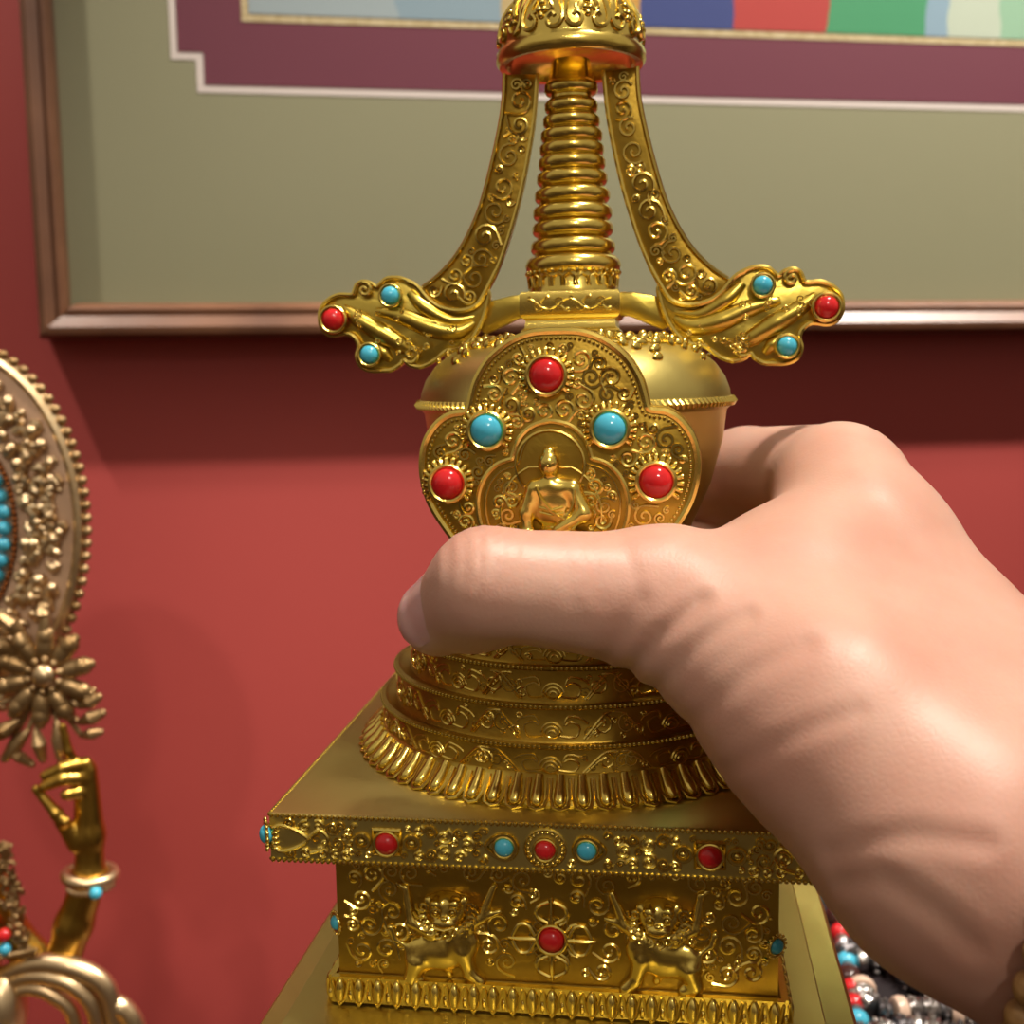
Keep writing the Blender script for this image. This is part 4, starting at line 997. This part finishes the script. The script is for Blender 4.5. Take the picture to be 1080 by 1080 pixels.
for i in range(60):
    t = i / 59; x = 2 + 26 * t + rr.uniform(-9, 7); y = 890 + 118 * t + rr.uniform(-6, 6); c = sp(x, y, 44 + rr.uniform(-6, 6)); d_ = rr.uniform(0, 6.3)
    jw.tube([(c[0] + 6 * f_ * math.cos(d_ + g), c[1] - 3 * (1 - f_), c[2] + 6 * f_ * math.sin(d_ + g)) for f_, g in ((1, 0), (.9, .9), (.8, 1.8), (.6, 2.8), (.4, 3.8))], 2.2, 6)
    if i % 3 == 0: jw.ball((c[0] + 4, c[1] - 3, c[2]), 4, 8, 6)
for i in range(12): jw.ball(sp(-12 + 4.5 * i, 1012 - .9 * i, 54), 3.2, 8, 6)
necklace = spart(jw, 'jewelled_collar', BRONZE)
for (a, b, r, k) in ((4, 986, 7, 'c'), (5, 1001, 6.5, 't')):
    q = MB(); q.ball(sp(a, b, 56), r, 12, 8); o = spart(q, 'coral_stone' if k == 'c' else 'turquoise_stone', CORAL if k == 'c' else TURQ, necklace); o['label'] = 'coral red bead on the collar' if k == 'c' else 'turquoise blue bead on the collar'
bs = MB(); z0 = SB[2]; bs.lathe([(210, z0), (215, z0 + 12), (190, z0 + 30), (185, z0 + 60), (200, z0 + 80), (190, z0 + 95), (120, z0 + 105)], 64, (SB[0], -40)); spart(bs, 'lotus_base', GILT)
pp = MB(); pp.tube([sp(-60, 740, -8), sp(-62, 900, -8), sp(-65, 1150, -6)], 12, 10); spart(pp, 'halo_post', GILT, halo)
# ================================================================== necklaces on a dark display block, the table, the wrist beads
DARKCLOTH = mat('dark_velvet', (.010, .005, .007), .9, 0, var=(.018, .008, .010), vscale=60, bump=.3, bscale=600, bdist=.0006)
SILVER = mat('silver', (.62, .60, .58), .28, 1, var=(.40, .38, .38), vscale=150)
DSILV = mat('blackened_silver', (.18, .17, .18), .38, 1, var=(.40, .39, .40), vscale=260)
DBEAD = mat('dark_brown_bead', (.045, .014, .012), .22, 0)
HORN = mat('pale_horn_bead', (.70, .50, .38), .3, 0)
BONE = mat('carved_tan_bead', (.42, .24, .09), .42, 0, var=(.20, .09, .025), vscale=330, bump=.6, bscale=420, bdist=.0006)
# table and block
TW = mat('dark_table_wood', (.07, .03, .018), .4, 0, var=(.11, .05, .03), vscale=10)
tz = (S0 + SB * K).z
TL = Vector((.06, .47, tz))
tbl = empty('display_table', TL, 'dark wooden display table below the statue and necklaces', 'table', rot=(0, 0, WYAW))
t1 = MB(); t1.box((0, 0, -.02), (.80, .15, .02)); t1.build('table_top', TW, tbl, smooth=False)
for a in (-.74, .74):
    for b in (-.12, .12):
        t2 = MB(); t2.box((a, b, -.04 - (tz - .04) / 2), (.03, .03, (tz - .04) / 2)); t2.build('leg', TW, tbl, smooth=False)
BD = .425
def bp2(px, py, d=BD): return P(px, py, d)
c_ = bp2(985, 1010); topz = bp2(985, 995, BD).z - .004
blk = empty('display_block', Vector((c_.x + .02, c_.y + .0, tz)), 'dark velvet display block under the necklaces at lower right', 'display stand')
bk = MB(); hh = topz - tz; n_k = 40
bk.square([(.075, 0), (.075, hh - .010), (.071, hh - .003), (.064, hh)]); bk.build('velvet_block', DARKCLOTH, blk)
def strand(name, label, pts, specs, step, group=None):
    """a string of beads: (kind weights) laid along the points; every bead a part"""
    L0 = pts[0]; root = empty(name, L0, label, 'necklace', group)
    p_ = spline([tuple(q) for q in pts], 10)
    th = MB(); th.tube([Vector(q) - L0 for q in p_], .0006, 6); th.build('cord', DARKCLOTH, root)
    i = 0; p_ = resample(p_, step / 8); k = 0; s = 0.0; sp_ = 0
    while sp_ < len(p_) - 9:
        kind, r, ln_, m_ = specs[i % len(specs)]
        w_ = max(2, int(round(ln_ / (step / 8)))); q = Vector(p_[min(sp_ + w_ // 2, len(p_) - 1)]); t = (Vector(p_[min(sp_ + w_, len(p_) - 1)]) - Vector(p_[sp_])).normalized()
        M = t.to_track_quat('Z', 'Y').to_matrix(); b = MB()
        if kind == 'round': b.ball((0, 0, 0), (r, r, ln_ * .52), 14, 9, M)
        elif kind == 'disc': b.lathe([(r * .5, -ln_ * .5), (r * .9, -ln_ * .4), (r, 0), (r * .9, ln_ * .4), (r * .5, ln_ * .5)], 16); b.v = [tuple(M @ Vector(v)) for v in b.v]
        else:
            b.lathe([(r * .6, -ln_ * .5), (r, -ln_ * .42), (r * .8, -ln_ * .25), (r * 1.0, 0), (r * .8, ln_ * .25), (r, ln_ * .42), (r * .6, ln_ * .5)], 16)
            for j in range(8): a = j * math.pi / 4; b.ball((r * math.cos(a), r * math.sin(a), 0), r * .25, 6, 4)
            b.v = [tuple(M @ Vector(v)) for v in b.v]
        o = b.build('bead', m_, root, None, loc=q - L0); i += 1; sp_ += w_
    return root
mm = .001
def on(px, py, h=.004): d = ray(px, py); return CAM + d * ((topz + h - CAM.z) / d.z)
strand('bead_necklace', 'necklace of coral red, turquoise and dark beads hanging beside the stupa plinth',
       [bp2(866, 905, .46), bp2(873, 940, .45), bp2(882, 965, .44), on(889, 995), on(895, 1025), on(901, 1060), on(908, 1090), on(915, 1120)],
       [('disc', 3 * mm, 3 * mm, SILVER), ('round', 3.8 * mm, 7 * mm, CORAL), ('disc', 3 * mm, 2.5 * mm, DSILV), ('round', 3.8 * mm, 7 * mm, TURQ), ('disc', 2.5 * mm, 2 * mm, DSILV), ('round', 4.2 * mm, 10 * mm, DBEAD), ('round', 3.8 * mm, 7 * mm, CORAL)], 2 * mm)
strand('bead_necklace', 'silver and pale horn bead necklace lying in front on the dark block',
       [on(908, 1040), on(916, 1060), on(940, 1066), on(970, 1064), on(1005, 1066), on(1040, 1078), on(1075, 1095)],
       [('disc', 5 * mm, 4.5 * mm, HORN), ('barrel', 3.8 * mm, 5 * mm, SILVER), ('barrel', 4.2 * mm, 6 * mm, SILVER), ('barrel', 3.4 * mm, 5 * mm, DSILV)], 2 * mm)
strand('bead_necklace', 'blackened silver filigree bead necklace at the back of the dark block',
       [on(890, 1000, .005), on(905, 1012, .005), on(925, 1010, .005), on(945, 1020, .005), on(975, 1036, .005), on(1010, 1045, .005), on(1050, 1055, .005)],
       [('barrel', 4.6 * mm, 8 * mm, DSILV), ('disc', 4 * mm, 4 * mm, SILVER), ('barrel', 5 * mm, 9 * mm, DSILV), ('round', 4 * mm, 7 * mm, DBEAD)], 2 * mm)
strand('bead_necklace', 'silver bead necklace with dark spacers nearest the lower edge of the picture',
       [on(922, 1092), on(950, 1084), on(985, 1086), on(1025, 1094), on(1070, 1108)],
       [('barrel', 4.2 * mm, 6 * mm, SILVER), ('disc', 3 * mm, 2.5 * mm, DSILV), ('barrel', 3.8 * mm, 6 * mm, DSILV), ('disc', 4 * mm, 3 * mm, SILVER)], 2 * mm)
# carved beads round the wrist
wc = P(1126, 905, 860 * U); wa = (CR * .84 - CU * .25 - CF * .47).normalized()
br = empty('beaded_bracelet', wc, 'bracelet of carved tan beads round the wrist at the right edge', 'bracelet')
from mathutils.bvhtree import BVHTree
tree = BVHTree.FromPolygons([Vector(v) * U + HB for v in hand_mb.v], hand_mb.f)
M = wa.to_track_quat('Z', 'Y').to_matrix(); loop = []; RB = 12.5 * U
for i in range(72):
    a = 2 * math.pi * i / 72; d = M @ Vector((math.cos(a), math.sin(a), 0))
    h = tree.ray_cast(wc + d * 300 * U, -d)
    loop.append(tuple(h[0] + d * RB * 1.05))
cnt = resample(loop, RB * 2.02, True)
for i, q in enumerate(cnt):
    t = (Vector(cnt[(i + 1) % len(cnt)]) - Vector(cnt[i - 1])).normalized(); b = MB()
    b.ball((0, 0, 0), (RB, RB, RB * .98), 16, 10, t.to_track_quat('Z', 'Y').to_matrix())
    b.build('bead', BONE, br, loc=Vector(q) - wc)
